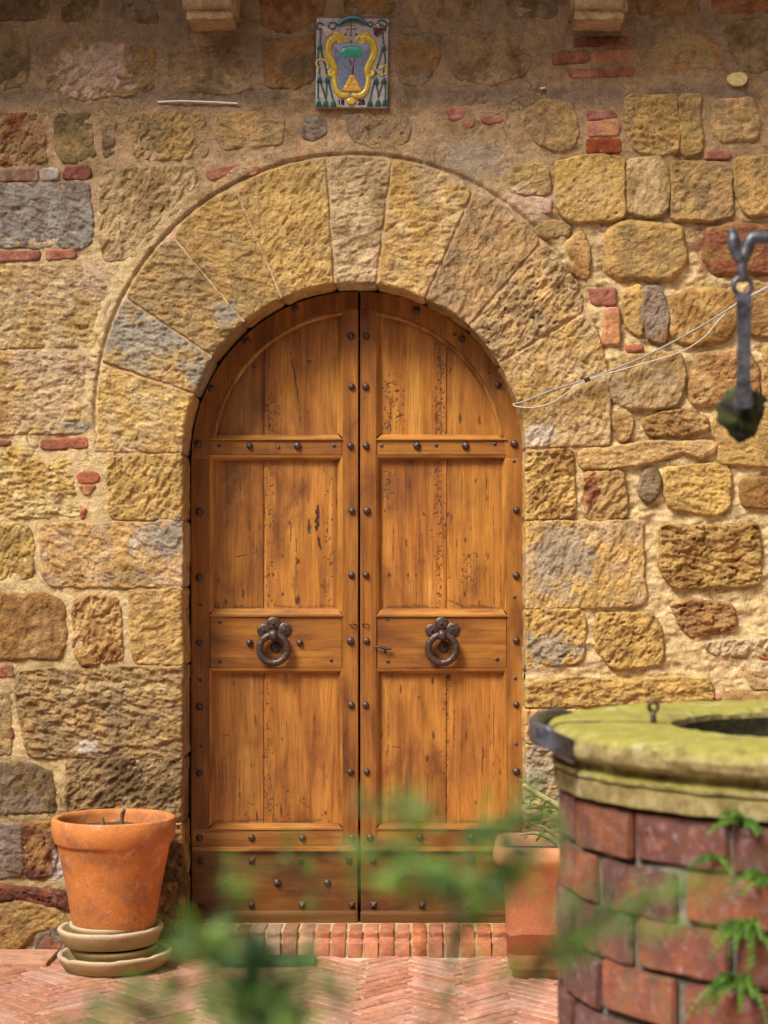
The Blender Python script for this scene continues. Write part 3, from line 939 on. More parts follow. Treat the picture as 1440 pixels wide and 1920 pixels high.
S([(983, 1398), (1070, 1396), (1130, 1420), (1130, 1510), (983, 1512)], 'Y', 'G', .45, opening=True, strip=('R', 1395, 1515), rough=.008, proud=.008)
S([(983, 1520), (1100, 1520), (1110, 1640), (983, 1644)], 'A', 'Y', .45, opening=True, strip=('R', 1515, 1647), rough=.008, proud=.008)
S([(983, 1652), (1160, 1650), (1160, 1782), (983, 1786)], 'A', 'O', .45, opening=True, strip=('R', 1647, 1800), rough=.008, proud=.008)
# behind the well and the pots
for (x0, y0, x1, y1) in [(1165, 1340, 1300, 1420), (1315, 1345, 1440, 1420), (1150, 1435, 1290, 1530), (1305, 1432, 1440, 1530), (1125, 1545, 1260, 1635),
                         (1275, 1545, 1440, 1640), (1180, 1655, 1330, 1775), (1345, 1655, 1440, 1775), (1355, 1300, 1440, 1330)]:
    S(rect(x0, y0, x1, y1), random.choice('YAOA'), 'B', .4, proud=.010, step=.010)

# wall beyond the frame
EXTRA = []
for rx0, rx1 in ((-300, -60), (1500, 1800)):
    y = -110
    while y < 1780:
        hgt = random.uniform(80, 130)
        x = rx0
        while x < rx1 - 60:
            w = random.uniform(100, 200)
            xe = x + w if x + w < rx1 - 60 else rx1
            P_ = [(x + 8 + random.uniform(-6, 6), y + random.uniform(0, 8)), (xe - 8, y + random.uniform(0, 8)), (xe - 6, y + hgt - 12), (x + 6, y + hgt - 14)]
            EXTRA.append((P_, random.choice('YAOTB')))
            x = xe
        y += hgt

def stone_free(poly, c1):
    """a stone outside the photo frame"""
    P = px2m(poly); STONES.append(P.copy()); P = round_poly(P, .03)
    seed = random.uniform(0, 400)
    fn = height_fn(P, .010, .007, .016, .007, seed, False, 1.0)
    lo = P.min(0) - .022; hi = P.max(0) + .022; step = .011
    X, Z = np.meshgrid(np.arange(lo[0], hi[0] + step, step), np.arange(lo[1], hi[1] + step, step), indexing='ij')
    d, h = fn(X, Z)
    nx, nz = X.shape
    keep = d > -.022
    K = keep[:-1, :-1] & keep[1:, :-1] & keep[1:, 1:] & keep[:-1, 1:]
    ids = np.arange(nx * nz).reshape(nx, nz)
    i, j = np.nonzero(K)
    Q = np.stack([ids[i, j], ids[i + 1, j], ids[i + 1, j + 1], ids[i, j + 1]], -1)
    uq, inv = np.unique(Q.ravel(), return_inverse=True)
    V = np.stack([X.ravel(), -h.ravel(), Z.ravel()], -1)[uq]
    Q = inv.reshape(-1, 4)
    col = PAL[c1] * (1 + .2 * fbm(V[:, 0] / .06, V[:, 2] / .06, seed, 3))[:, None]
    org = np.array([P[:, 0].mean(), 0, P[:, 1].mean()])
    link('stone', fast_mesh('stone', V - org, Q, np.clip(col, .01, .9)), M_STONE, wall, Vector(org) - wall.location)
for p, c in EXTRA: stone_free(p, c)
x = -50
while x < 1480:
    w = random.uniform(110, 190)
    stone_free([(x + 6, -112), (x + w - 6, -114), (x + w - 8, -64), (x + 8, -62)], random.choice('DOB'))
    x += w

# bricks patched into the wall
B_ = lambda poly, c1, c2=None, proud=.0055, rough=.0025: stone(poly, c1, c2, .4, proud=proud, rough=rough, roll=.008, warp=.003, rnd=.008, name='brick', mat=M_WBRICK, tool=.3)
B_([(0, 320), (72, 318), (74, 340), (0, 342)], 'bd', 'V')
B_([(76, 317), (109, 315), (111, 337), (77, 339)], 'V', 'G')
B_([(122, 312), (168, 311), (172, 330), (160, 337), (117, 336)], 'br', 'bd')
B_([(386, 321), (470, 304), (492, 310), (480, 326), (392, 340)], 'br', 'bp')
B_([(0, 471), (76, 470), (74, 488), (0, 492)], 'br', 'bd')
B_([(84, 470), (140, 467), (146, 484), (86, 488)], 'br', 'bp')
B_([(76, 824), (163, 819), (165, 840), (77, 843)], 'bo', 'br')
B_([(0, 828), (22, 826), (10, 836), (0, 838)], 'br')
B_([(142, 892), (152, 885), (184, 885), (188, 895), (180, 906), (150, 907)], 'bo')
B_([(147, 911), (181, 910), (170, 926), (158, 931)], 'bt', 'br')
B_([(150, 955), (163, 952), (156, 974), (151, 972)], 'bo')
B_([(0, 1248), (24, 1247), (27, 1270), (0, 1273)], 'bo', 'br')
B_([(15, 1366), (24, 1362), (25, 1382), (18, 1388)], 'bd', 'br')
B_([(76, 1760), (112, 1756), (116, 1780), (80, 1786)], 'br', 'bt')
B_([(830, 206), (850, 200), (872, 208), (868, 222), (845, 226)], 'bp', 'br')
B_([(901, 220), (940, 217), (946, 228), (920, 234), (902, 230)], 'bp', 'br')
B_([(872, 224), (886, 221), (890, 234), (876, 240)], 'bp')
B_([(552, 274), (600, 277), (622, 272), (622, 284), (560, 286)], 'bp', 'bt')
B_([(1074, 72), (1178, 70), (1180, 85), (1076, 88)], 'br', 'bd')
B_([(1037, 97), (1104, 94), (1106, 116), (1036, 121)], 'br', 'bd')
B_([(1112, 94), (1188, 92), (1190, 116), (1112, 118)], 'bp', 'bt')
B_([(1062, 132), (1190, 127), (1188, 142), (1070, 147)], 'bp', 'br')
B_([(1100, 207), (1146, 206), (1160, 222), (1101, 225)], 'br', 'bp')
B_([(1100, 229), (1162, 227), (1162, 254), (1100, 256)], 'bp', 'bt', .009)
B_([(1098, 260), (1164, 259), (1166, 287), (1099, 288)], 'bv', None, .0035)
B_([(1322, 284), (1370, 283), (1372, 297), (1322, 300)], 'br', 'bt')
B_([(976, 372), (1000, 368), (1034, 374), (1034, 400), (980, 402)], 'bp', 'P')
B_([(1100, 542), (1154, 539), (1154, 572), (1114, 573)], 'br', 'bt', .010)
B_([(1132, 578), (1161, 577), (1163, 646), (1133, 648)], 'bt', 'bp', .016)
B_([(1174, 648), (1204, 645), (1207, 656), (1176, 661)], 'bo', 'br')
B_([(1424, 1224), (1440, 1220), (1440, 1236), (1428, 1238)], 'bo')
B_([(1340, 1302), (1362, 1300), (1364, 1312), (1344, 1314)], 'bp')

# mortar bed
mstep = 0.0065
mx0, mx1 = (-310 - PX) / SC, (1810 - PX) / SC
mz0, mz1 = -0.02, EYE + (PY + 240) / SC
X, Z = np.meshgrid(np.arange(mx0, mx1, mstep), np.arange(mz0, mz1, mstep), indexing='ij')
cover = np.zeros(X.shape, bool)
for P in STONES:
    lo, hi = P.min(0), P.max(0)
    i0, i1 = max(int((lo[0] - mx0) / mstep), 0), int((hi[0] - mx0) / mstep) + 2
    j0, j1 = max(int((lo[1] - mz0) / mstep), 0), int((hi[1] - mz0) / mstep) + 2
    sub = (slice(i0, i1), slice(j0, j1))
    cover[sub] |= sdf_poly(P, X[sub], Z[sub]) > 0.036
pxg = PX + X * SC; pyg = PY - (Z - EYE) * SC
side = sstep(850, 1150, pxg)
deep = -0.0005 - 0.010 * side * sstep(230, 420, pyg) * (1 - 0.35 * sstep(1000, 1200, pyg))
deep = deep - 0.006 * sstep(1400, 1600, pyg)
smear = sstep(265, 190, pyg + 30 * fbm(X / .3, Z / .3, 3.3, 2))
deep = deep * (1 - smear) - 0.0005 * smear
dex = np.hypot(pxg - EXC, pyg - EYC) - ERAD          # band of pointing round the arch
band = sstep(2, 7, dex) * sstep(34, 24, dex) * sstep(820, 760, pyg)
deep = deep * (1 - band) + band * 0.006
deep = deep - 0.008 * np.exp(-((dex - 1) / 3.0) ** 2) * sstep(850, 800, pyg)
um_ = 1.5 * fbm(X / 0.085, Z / 0.05, 1.9, 3, .6)
rough_m = (0.55 + 0.9 * side * sstep(250, 500, pyg) + 0.6 * sstep(1450, 1600, pyg)) * (1 - .15 * smear)
Hm = deep + 0.0030 * fbm(X / 0.14, Z / 0.14, 1.5, 2) + rough_m * (0.0032 * terrace(um_ * 1.5, .6) + 0.0022 * fbm(X / 0.022, Z / 0.020, 2.5, 2))
Hm = Hm - 0.008 * sstep(0.04, 0.0, np.abs(fbm(X / 0.22, Z / 0.16, 7.7, 3))) * sstep(.1, .4, fbm(X / .5, Z / .5, 8.8, 2)) * 0.8
inarch = sstep(-2, -8, dex) * sstep(860, 845, pyg)
Hm = Hm * (1 - inarch) + inarch * 0.0005
do = d_open(X, Z) - 0.004
ins = do > 0
gx = np.where(Z > OZC, (X - OXC) / np.maximum(np.hypot(X - OXC, Z - OZC), 1e-6), np.sign(X - OXC))
gz = np.where(Z > OZC, (Z - OZC) / np.maximum(np.hypot(X - OXC, Z - OZC), 1e-6), 0)
sn = (~ins) & (do > -mstep * 1.6)
X = np.where(sn, X - gx * do, X); Z = np.where(sn, Z - gz * do, Z)
ok = (ins | sn) & ~cover
K = (ins | sn)[:-1, :-1] & (ins | sn)[1:, :-1] & (ins | sn)[1:, 1:] & (ins | sn)[:-1, 1:]
K &= ~(cover[:-1, :-1] & cover[1:, :-1] & cover[1:, 1:] & cover[:-1, 1:])
K &= ins[:-1, :-1] | ins[1:, :-1] | ins[1:, 1:] | ins[:-1, 1:]
ids = np.arange(X.size).reshape(X.shape)
i, j = np.nonzero(K)
Q = np.stack([ids[i, j], ids[i + 1, j], ids[i + 1, j + 1], ids[i, j + 1]], -1)
uq, inv = np.unique(Q.ravel(), return_inverse=True)
V = np.stack([X.ravel(), -Hm.ravel(), Z.ravel()], -1)[uq]
Q = inv.reshape(-1, 4)
x, z = V[:, 0], V[:, 2]
ppx = PX + x * SC; ppy = PY - (z - EYE) * SC
n_ = fbm(x / .18, z / .18, 4.4, 4, .6)
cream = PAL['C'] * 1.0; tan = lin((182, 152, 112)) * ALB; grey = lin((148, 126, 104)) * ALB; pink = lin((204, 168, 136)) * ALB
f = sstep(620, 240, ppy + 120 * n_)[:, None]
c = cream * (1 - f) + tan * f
f = (sstep(.05, .4, n_ + .15) * sstep(650, 300, ppy) * .45)[:, None]
c = c * (1 - f) + pink * f
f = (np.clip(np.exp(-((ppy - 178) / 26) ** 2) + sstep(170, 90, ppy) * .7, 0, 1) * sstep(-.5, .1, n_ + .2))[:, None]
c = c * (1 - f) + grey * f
da_ = np.hypot(ppx - EXC, ppy - EYC) - ERAD
f = (sstep(-2, -8, da_) * sstep(862, 846, ppy) * .85)[:, None]
c = c * (1 - f) + lin((226, 186, 150)) * ALB * f
f = (sstep(1380, 1560, ppy + 60 * n_) * .6)[:, None]
c = c * (1 - f) + PAL['O'] * f
c = c * (1 + .14 * fbm(x / .04, z / .04, 6.6, 3))[:, None]
c = blots(x, z, c)
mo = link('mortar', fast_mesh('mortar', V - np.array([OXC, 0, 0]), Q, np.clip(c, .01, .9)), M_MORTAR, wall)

# mortar behind the joints of the door reveal, and the wall core
def reveal_path(off):
    pts = []
    r_ = ORAD + off
    for zz in np.linspace(-0.02, OZC, 30)[:-1]: pts.append((OXC - r_, zz))
    for a in np.linspace(math.pi, 0, 60): pts.append((OXC + r_ * math.cos(a), OZC + r_ * math.sin(a)))
    for zz in np.linspace(OZC, -0.02, 30)[1:]: pts.append((OXC + r_, zz))
    return pts
rp = reveal_path(0.010)
V = []; Fc = []
for yy in (0.006, 0.32):
    V += [(x - OXC, yy, z) for x, z in rp]
n = len(rp)
for k in range(n - 1): Fc.append((k, k + 1, n + k + 1, n + k))
me = py_mesh('reveal_mortar', V, Fc)
a = me.attributes.new('Col', 'FLOAT_COLOR', 'POINT')
a.data.foreach_set('color', np.tile(np.array([*(PAL['A']), 1.0], np.float32), len(V)))
link('reveal_mortar', me, M_MORTAR, wall)
# solid core of the wall on both sides and above the doorway
core = [(-3.4, -0.02), (OXC - ORAD - 0.03, -0.02)] + [(OXC + (ORAD + 0.03) * math.cos(a), OZC + (ORAD + 0.03) * math.sin(a)) for a in np.linspace(math.pi, 0, 40)] \
    + [(OXC + ORAD + 0.03, -0.02), (3.2, -0.02), (3.2, 4.8), (-3.4, 4.8)]
me = prism_mesh('wall_core', [(x - OXC, z) for x, z in core], 0.05, 0.55)
a = me.attributes.new('Col', 'FLOAT_COLOR', 'POINT')
a.data.foreach_set('color', np.tile(np.array([*(PAL['T']), 1.0], np.float32), len(me.vertices)))
link('wall_core', me, M_MORTAR, wall)

# corbels under the eaves and the slab they carry
def rough_box(name, a, b, col, mat, amp=.004, cuts=14):
    bm = bmesh.new()
    bmesh.ops.create_cube(bm, size=1)
    bmesh.ops.bevel(bm, geom=bm.edges[:], offset=.06, segments=2, affect='EDGES')
    bmesh.ops.subdivide_edges(bm, edges=bm.edges[:], cuts=cuts, use_grid_fill=True)
    A = np.array([v.co[:] for v in bm.verts]); a = np.array(a); b = np.array(b)
    Pp = (a + b) / 2 + A * (b - a)
    nn = fbm(Pp[:, 0] / .05, Pp[:, 1] / .05, Pp[:, 2] / .05, 3)
    ctr = (a + b) / 2
    dirv = np.sign(A) * (np.abs(A) > .47)
    Pp = Pp + dirv * (nn * amp)[:, None]
    for v, p in zip(bm.verts, Pp): v.co = Vector(p - np.array([OXC, 0, 0]))
    me = bm_mesh(name, bm, True)
    at_ = me.attributes.new('Col', 'FLOAT_COLOR', 'POINT')
    at_.data.foreach_set('color', np.tile(np.array([*col, 1.0], np.float32), len(me.vertices)))
    return link(name, me, mat, wall)
dcb = 0.18
for (x0, x1) in ((343, 441), (1072, 1177)):
    p0 = W(x0, 33, -dcb); p1 = W(x1, -220, -dcb)
    rough_box('corbel', (p0.x, -dcb, p0.z), (p1.x, 0.06, EYE + (PY + 232) / SC), PAL['T'] * .85, M_STONE, .006)
EZ = EYE + (PY + 230) / SC
rough_box('eaves_slab', (-3.3, -0.68, EZ), (3.1, 0.3, EZ + .16), PAL['T'], M_STONE, .006, 24)

# ------------------------------------------------------------------ the door
DY = 0.195   # front face of the stiles
def Wd(px, py, y=DY): return W(px, py, y)
def wx(px, y=DY): return (px - PX) * (D + y) / F
def wz(py, y=DY): return EYE + (PY - py) * (D + y) / F
DCX, DCY, DR = 671.0, 858.0, 311.5

def plank(name, outline_px, yf, marks, parent, org, step=.0030):
    """a panel board: outline polygon (px), worm tracks and scars pressed into its face"""
    P = np.array([(wx(a, yf), wz(b, yf)) for a, b in outline_px])
    lo, hi = P.min(0), P.max(0)
    nx = int((hi[0] - lo[0]) / step) + 1; nz = int((hi[1] - lo[1]) / step) + 1
    X, Z = np.meshgrid(np.linspace(lo[0], hi[0], nx), np.linspace(lo[1], hi[1], nz), indexing='ij')
    st = np.zeros(X.shape)
    pxg = PX + X * F / (D + yf); pyg = PY - (Z - EYE) * F / (D + yf)
    for (ax, ay, bx, by, w, s) in marks:
        m = (pxg > min(ax, bx) - 3 * w) & (pxg < max(ax, bx) + 3 * w) & (pyg > min(ay, by) - 3 * w) & (pyg < max(ay, by) + 3 * w)
        if not m.any(): continue
        ex, ey = bx - ax, by - ay
        t = np.clip(((pxg[m] - ax) * ex + (pyg[m] - ay) * ey) / max(ex * ex + ey * ey, 1e-6), 0, 1)
        dd = np.hypot(pxg[m] - ax - ex * t, pyg[m] - ay - ey * t) * (1 + .9 * np.abs(2 * t - 1) ** 2) + w * .9 * pn(pxg[m] / 5., pyg[m] / 8., ax)
        st[m] = np.maximum(st[m], s * sstep(w * 1.15, w * .55, dd))
    # rounded board edges against the next board
    dedge = sdf_poly(P, X, Z)
    h = -0.0015 * st + 0.0012 * fbm(X / .07, Z / .4, 3.1, 2) - 0.004 * np.clip(1 - dedge / .006, 0, 1) ** 2
    inside = dedge > -step * .75
    K = inside[:-1, :-1] & inside[1:, :-1] & inside[1:, 1:] & inside[:-1, 1:]
    ids = np.arange(X.size).reshape(X.shape)
    i, j = np.nonzero(K)
    Q = np.stack([ids[i, j], ids[i + 1, j], ids[i + 1, j + 1], ids[i, j + 1]], -1)
    uq, inv = np.unique(Q.ravel(), return_inverse=True)
    V = np.stack([X.ravel(), yf - h.ravel(), Z.ravel()], -1)[uq]
    me = fast_mesh(name, V - np.array(org), inv.reshape(-1, 4), None, st.ravel()[uq])
    o = link(name, me, M_WOODV, parent)
    so = o.modifiers.new('thickness', 'SOLIDIFY'); so.thickness = 0.018; so.offset = -1
    return o

def worm(x0, y0, x1, y1, n, seed, w=1.15):
    n = int(n * 1.2)
    rr = random.Random(seed)
    out = []
    for _ in range(n):
        x = rr.gauss((x0 + x1) / 2, (x1 - x0) / 3.2); y = rr.uniform(y0, y1)
        a = rr.choice([0, 90, 90, 90, 180]) + rr.uniform(-20, 20)
        for s in range(rr.choice([1, 1, 1, 2, 3])):
            l = rr.choice([.5, 1, 1.5, 2, 2.5, 3, 5])
            x2 = x + l * math.cos(R(a)); y2 = y + l * math.sin(R(a))
            out.append((x, y, x2, y2, w * rr.uniform(.9, 1.35), rr.uniform(.5, 1.0)))
            x, y = x2, y2; a += rr.uniform(-80, 80)
    return out

nail_v = []; nail_f = []
def dome_mesh(r, depth, seg=12, rings=4):
    V = []; Fc = []
    for i in range(rings):
        a = (math.pi / 2) * i / rings
        for k in range(seg):
            t = 2 * math.pi * k / seg
            V.append((r * math.cos(a) * math.cos(t), -depth * math.sin(a), r * math.cos(a) * math.sin(t)))
    V.append((0, -depth, 0))
    for i in range(rings - 1):
        for k in range(seg):
            a = i * seg + k; b = i * seg + (k + 1) % seg
            Fc.append((a, b, b + seg, a + seg))
    for k in range(seg): Fc.append(((rings - 1) * seg + k, (rings - 1) * seg + (k + 1) % seg, len(V) - 1))
    return py_mesh('nail', V, Fc, True)
NAIL = dome_mesh(.0160, .015); NAIL.materials.append(M_IRON)
RIVET = dome_mesh(.0085, .0022, 9, 2); RIVET.materials.append(M_IRON)
V = [(-.015, 0, -.015), (.015, 0, -.015), (.015, 0, .015), (-.015, 0, .015), (0, -.021, 0)]
PYR = py_mesh('nail', V, [(0, 1, 4), (1, 2, 4), (2, 3, 4), (3, 0, 4)]); PYR.materials.append(M_IRON)

def nail(px, py, parent, org, kind='n', y=DY):
    me = {'n': NAIL, 'p': PYR, 'r': RIVET}[kind]
    o = link('nail' if kind != 'r' else 'rivet', me, None, parent, Vector((wx(px, y), y, wz(py, y))) - Vector(org))
    s = random.uniform(.9, 1.1)
    o.scale = (s, random.uniform(.85, 1.1), s); o.rotation_euler = (random.uniform(-.1, .1), random.uniform(-.6, .6) if kind != 'p' else random.uniform(-.15, .15), random.uniform(-.1, .1))

def torus_mesh(name, Rr, r, seg=40, sub=10, wob=.0):
    pts = [(Rr * math.cos(a), 0, Rr * math.sin(a)) for a in np.linspace(0, 2 * math.pi, seg, endpoint=False)]
    V = []; Fc = []
    for i, a in enumerate(np.linspace(0, 2 * math.pi, seg, endpoint=False)):
        for k in range(sub):
            t = 2 * math.pi * k / sub
            rr = r * (1 + wob * math.sin(a * 9 + 1) * .5 + wob * math.sin(a * 17) * .4)
            q = Rr + rr * math.cos(t)
            V.append((q * math.cos(a), rr * 1.05 * math.sin(t), q * math.sin(a)))
    for i in range(seg):
        for k in range(sub):
            a = i * sub + k; b = i * sub + (k + 1) % sub; c = ((i + 1) % seg) * sub + (k + 1) % sub; d = ((i + 1) % seg) * sub + k
            Fc.append((a, d, c, b))
    return py_mesh(name, V, Fc, True)

def bpx(name, x0, y0, x1, y1, mat, parent, org, yf=DY, thick=.045, bevel=.004):
    """wooden member given by its photo rectangle"""
    a = (wx(x0, yf) - org[0], yf - org[1], wz(y1, yf) - org[2]); b = (wx(x1, yf) - org[0], yf + thick - org[1], wz(y0, yf) - org[2])
    return link(name, box_mesh(name, a, b, bevel, 2, .0008), mat, parent)

def moulding(name, x0, x1, ytop, ybot, parent, org, top_in=True, mat=None):
    """sloping moulding strip along a rail with mitred ends; the narrow end sits on the panel side"""
    yp = DY + .024
    dx = 10.5
    if top_in:   # rail below, panel above: slope faces up
        prof = [(ytop, yp), (ytop + .25 * (ybot - ytop), yp - .012), (ytop + .6 * (ybot - ytop), DY - .001), (ytop + .75 * (ybot - ytop), DY - .006), (ybot, DY - .006)]
    else:
        prof = [(ytop, DY - .002), (ytop + .5 * (ybot - ytop), DY + .002), (ytop + .7 * (ybot - ytop), yp - .012), (ybot, yp)]
    V = []; Fc = []
    n = len(prof)
    for k, (py, yy) in enumerate(prof):
        t = k / (n - 1)
        ins = dx * (1 - t) if top_in else dx * t
        V.append((wx(x0 + ins, yy) - org[0], yy - org[1], wz(py, yy) - org[2]))
        V.append((wx(x1 - ins, yy) - org[0], yy - org[1], wz(py, yy) - org[2]))
    for k in range(n - 1):
        Fc.append((2 * k, 2 * k + 2, 2 * k + 3, 2 * k + 1))
    V2 = [Vector(v) + Vector((0, .03, 0)) for v in V]
    m = len(V); V += V2
    for k in range(n - 1): Fc.append((m + 2 * k, m + 2 * k + 1, m + 2 * k + 3, m + 2 * k + 2))
    for k in range(n - 1):
        Fc.append((2 * k, m + 2 * k, m + 2 * k + 2, 2 * k + 2)); Fc.append((2 * k + 1, 2 * k + 3, m + 2 * k + 3, m + 2 * k + 1))
    Fc.append((0, 1, m + 1, m)); Fc.append((2 * n - 2, m + 2 * n - 2, m + 2 * n - 1, 2 * n - 1))
    return link(name, py_mesh(name, V, Fc), mat or M_WOODH, parent)

def side_mould(name, xs, xp, y0, y1, parent, org):
    """upright moulding from the stile edge xs to the panel at xp"""
    yp = DY + .024
    s = 1 if xp > xs else -1
    prof = [(xs, DY - .001), (xs + (xp - xs) * .35, DY + .004), (xs + (xp - xs) * .6, yp - .010), (xp, yp)]
    V = []; Fc = []
    for k, (px, yy) in enumerate(prof):
        ins = abs(px - xs)
        V.append((wx(px, yy) - org[0], yy - org[1], wz(y0 + ins, yy) - org[2])); V.append((wx(px, yy) - org[0], yy - org[1], wz(y1 - ins, yy) - org[2]))
    n = len(prof)
    for k in range(n - 1):
        f = (2 * k, 2 * k + 1, 2 * k + 3, 2 * k + 2)
        Fc.append(f if s > 0 else f[::-1])
    o = link(name, py_mesh(name, V, Fc), M_WOODV, parent)
    so = o.modifiers.new('thickness', 'SOLIDIFY'); so.thickness = .012; so.offset = -1
    return o

def arc_px(r, a0, a1, n=24):
    return [(DCX + r * math.cos(a), DCY - r * math.sin(a)) for a in np.linspace(a0, a1, n)]

def build_leaf(side):
    L = side < 0
    org = (wx(514 if L else 830), DY, wz(1742))
    leaf = empty('door_leaf', org,
                 'left wooden leaf of the arched double door, ring handle between two studs' if L else
                 'right wooden leaf of the arched double door, with keyhole and ring handle', 'door', 'leaves of the arched double door')
    if L: xo, xs, xm, xj = 358, 393, 642, 671.5      # outer edge, outer stile inner edge, meeting stile inner edge, joint
    else: xo, xs, xm, xj = 985, 950, 706, 675.5
    lo, hi = min(xs, xm), max(xs, xm)
    # outer stile, straight part
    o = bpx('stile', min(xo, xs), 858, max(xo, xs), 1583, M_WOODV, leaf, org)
    o.color = (.60, .50, .44, 1) if L else (.88, .83, .78, 1)  # left stile tinted darker to paint in the arch's shade
    # arched head of the stile
    if L: A0, A1 = math.pi, math.pi / 2 + .0
    else: A0, A1 = 0.0, math.pi / 2
    xe = xj
    def clipx(pts): return [(min(p[0], xj) if L else max(p[0], xj), p[1]) for p in pts]
    outer = clipx(arc_px(DR, A0, A1)); inner = clipx(arc_px(DR - 35, A1, A0))
    ol = [(wx(a), wz(b + (.8 if abs(b - DCY) < 1 else 0))) for a, b in outer + inner]
    me = prism_mesh('arched_head', [(a - org[0], b - org[2]) for a, b in ol], 0.0, .045, .004)
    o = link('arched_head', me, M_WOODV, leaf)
    o.color = (.70, .60, .52, 1) if L else (.85, .78, .7, 1)  # darker tint of the left head carries shade cast by the arch
    # thin moulding along the inside of the arched head
    pts = [Vector((wx(a, DY + .008), DY + .010, wz(b, DY + .008))) - Vector(org) for a, b in arc_px(DR - 39, A0 + (.12 if not L else -.12), (math.pi / 2 + (.09 if L else -.09)), 30)]
    link('arch_moulding', tube_mesh('arch_moulding', pts, .013, 8), M_WOODV, leaf)
    # meeting stile, up into the arch
    top = DCY - math.sqrt((DR - 35) ** 2 - (xm - DCX) ** 2) - 1
    o = bpx('stile', min(xm, xj), top - 4, max(xm, xj), 1583, M_WOODV, leaf, org, DY - .003)
    o.color = (.82, .74, .68, 1)
    # rails
    for q in (bpx('rail', lo + .5, 824, hi - .5, 853, M_WOODH, leaf, org, DY + .002), bpx('rail', lo + .5, 1155, hi - .5, 1253, M_WOODH, leaf, org, DY + .002)): q.color = (.86, .80, .76, 1)
    o = bpx('rail', min(xo, xj) + 1, 1555, max(xo, xj) - 1, 1588, M_WOODH, leaf, org, DY - .001)
    o.color = (.72, .66, .62, 1)
    o = bpx('kick_board', min(xo, xj) + 1, 1589, max(xo, xj) - 1, 1709, M_WOODH, leaf, org, DY + .004)
    o.color = (.44, .40, .42, 1)
    o = bpx('base_rail', min(xo, xj) - (4 if L else 0), 1709, max(xo, xj) + (0 if L else 3), 1742, M_WOODH, leaf, org, DY - .028, .07, .012)
    o.color = (.36, .37, .48, 1)
    link('moulding', box_mesh('moulding', (wx(min(xo, xj) + 2) - org[0], -.010, wz(1596) - org[2]), (wx(max(xo, xj) - 2) - org[0], .02, wz(1587) - org[2]), .004, 2), M_WOODH, leaf)
    # mouldings round the panels
    for (yt, yb, ti) in ((815, 825, True), (853, 863, False), (1141, 1156, True), (1253, 1263, False), (1543, 1556, True)):
        moulding('moulding', lo - 2, hi + 2, yt, yb, leaf, org, ti)
    for (y0, y1) in ((855, 1150), (1255, 1550)):
        side_mould('moulding', xs, xs + (9 if L else -9), y0, y1, leaf, org)
        side_mould('moulding', xm, xm + (-9 if L else 9), y0, y1, leaf, org)
    side_mould('moulding', xm, xm + (-9 if L else 9), top + 8, 820, leaf, org)
    # panel boards
    YP = DY + .026
    jx = 495 if L else 838
    rr = 100 if L else 200
    marks2 = []
    if L:
        marks2 = [(596, 950, 594, 995, 5, 1), (597, 1008, 602, 1030, 3, 1), (580, 975, 580, 1000, 4, .9), (561, 1050, 558, 1056, 6, .8), (557, 1075, 552, 1110, 7, .35), (559, 1118, 557, 1132, 5, .9),
                  (633, 925, 634, 955, 3, .9), (456, 1105, 456, 1122, 3, .8), (530, 1112, 530, 1116, 4, .8), (441, 1045, 465, 1040, 1.4, .8), (608, 1090, 610, 1108, 6, .5), (430, 940, 440, 900, 12, .35), (420, 900, 445, 870, 10, .3),
                  (529, 1040, 530, 1046, 3, .6)] + worm(496, 865, 512, 1140, 60, 1) + worm(610, 870, 625, 1135, 34, 2)
        marks3 = worm(496, 1265, 510, 1540, 55, 3) + worm(440, 1480, 600, 1540, 40, 4) + [(481, 1520, 482, 1542, 2, .9), (527, 1515, 528, 1530, 2.5, .9), (560, 1500, 580, 1515, 1.4, .8), (415, 1380, 430, 1378, 1.3, .8)]
        marks1 = worm(500, 740, 520, 812, 60, 5) + [(545, 660, 562, 760, 1.6, .9), (562, 760, 563, 812, 1.6, .9), (575, 677, 588, 677, 1.5, .9), (580, 675, 581, 685, 1.5, .9), (476, 688, 478, 689, 3.5, .8), (505, 687, 506, 688, 3.5, .8), (576, 772, 578, 776, 4, .4)]
    else:
        marks2 = worm(815, 865, 832, 1140, 120, 6) + worm(720, 880, 735, 960, 34, 7) + worm(860, 1030, 900, 1100, 36, 8) + \
            [(731, 1075, 731, 1082, 3, .9), (766, 1074, 766, 1082, 2.5, .9), (879, 1040, 880, 1046, 4, .8), (872, 1108, 872, 1118, 2.5, .8), (809, 993, 809, 996, 3, .7), (793, 960, 796, 968, 2, .8), (840, 962, 840, 968, 3, .8), (840, 1125, 870, 1138, 1.6, .8)]
        marks3 = worm(830, 1265, 845, 1540, 60, 9) + worm(720, 1480, 800, 1540, 30, 10) + [(842, 1262, 842, 1275, 4, .8), (751, 1285, 752, 1300, 2, .8), (735, 1400, 750, 1402, 1.4, .8), (905, 1400, 907, 1420, 3, .5)]
        marks1 = worm(818, 640, 834, 812, 130, 11) + worm(715, 690, 750, 805, 90, 12) + [(733, 740, 732, 812, 1.5, .8), (744, 782, 756, 778, 4, .8), (743, 733, 748, 733, 4, .8), (819, 775, 819, 795, 3, .8), (863, 778, 863, 794, 3.5, .8), (900, 780, 900, 796, 3, .7), (735, 745, 735, 752, 4, .6), (846, 690, 843, 702, 1.6, .9)]
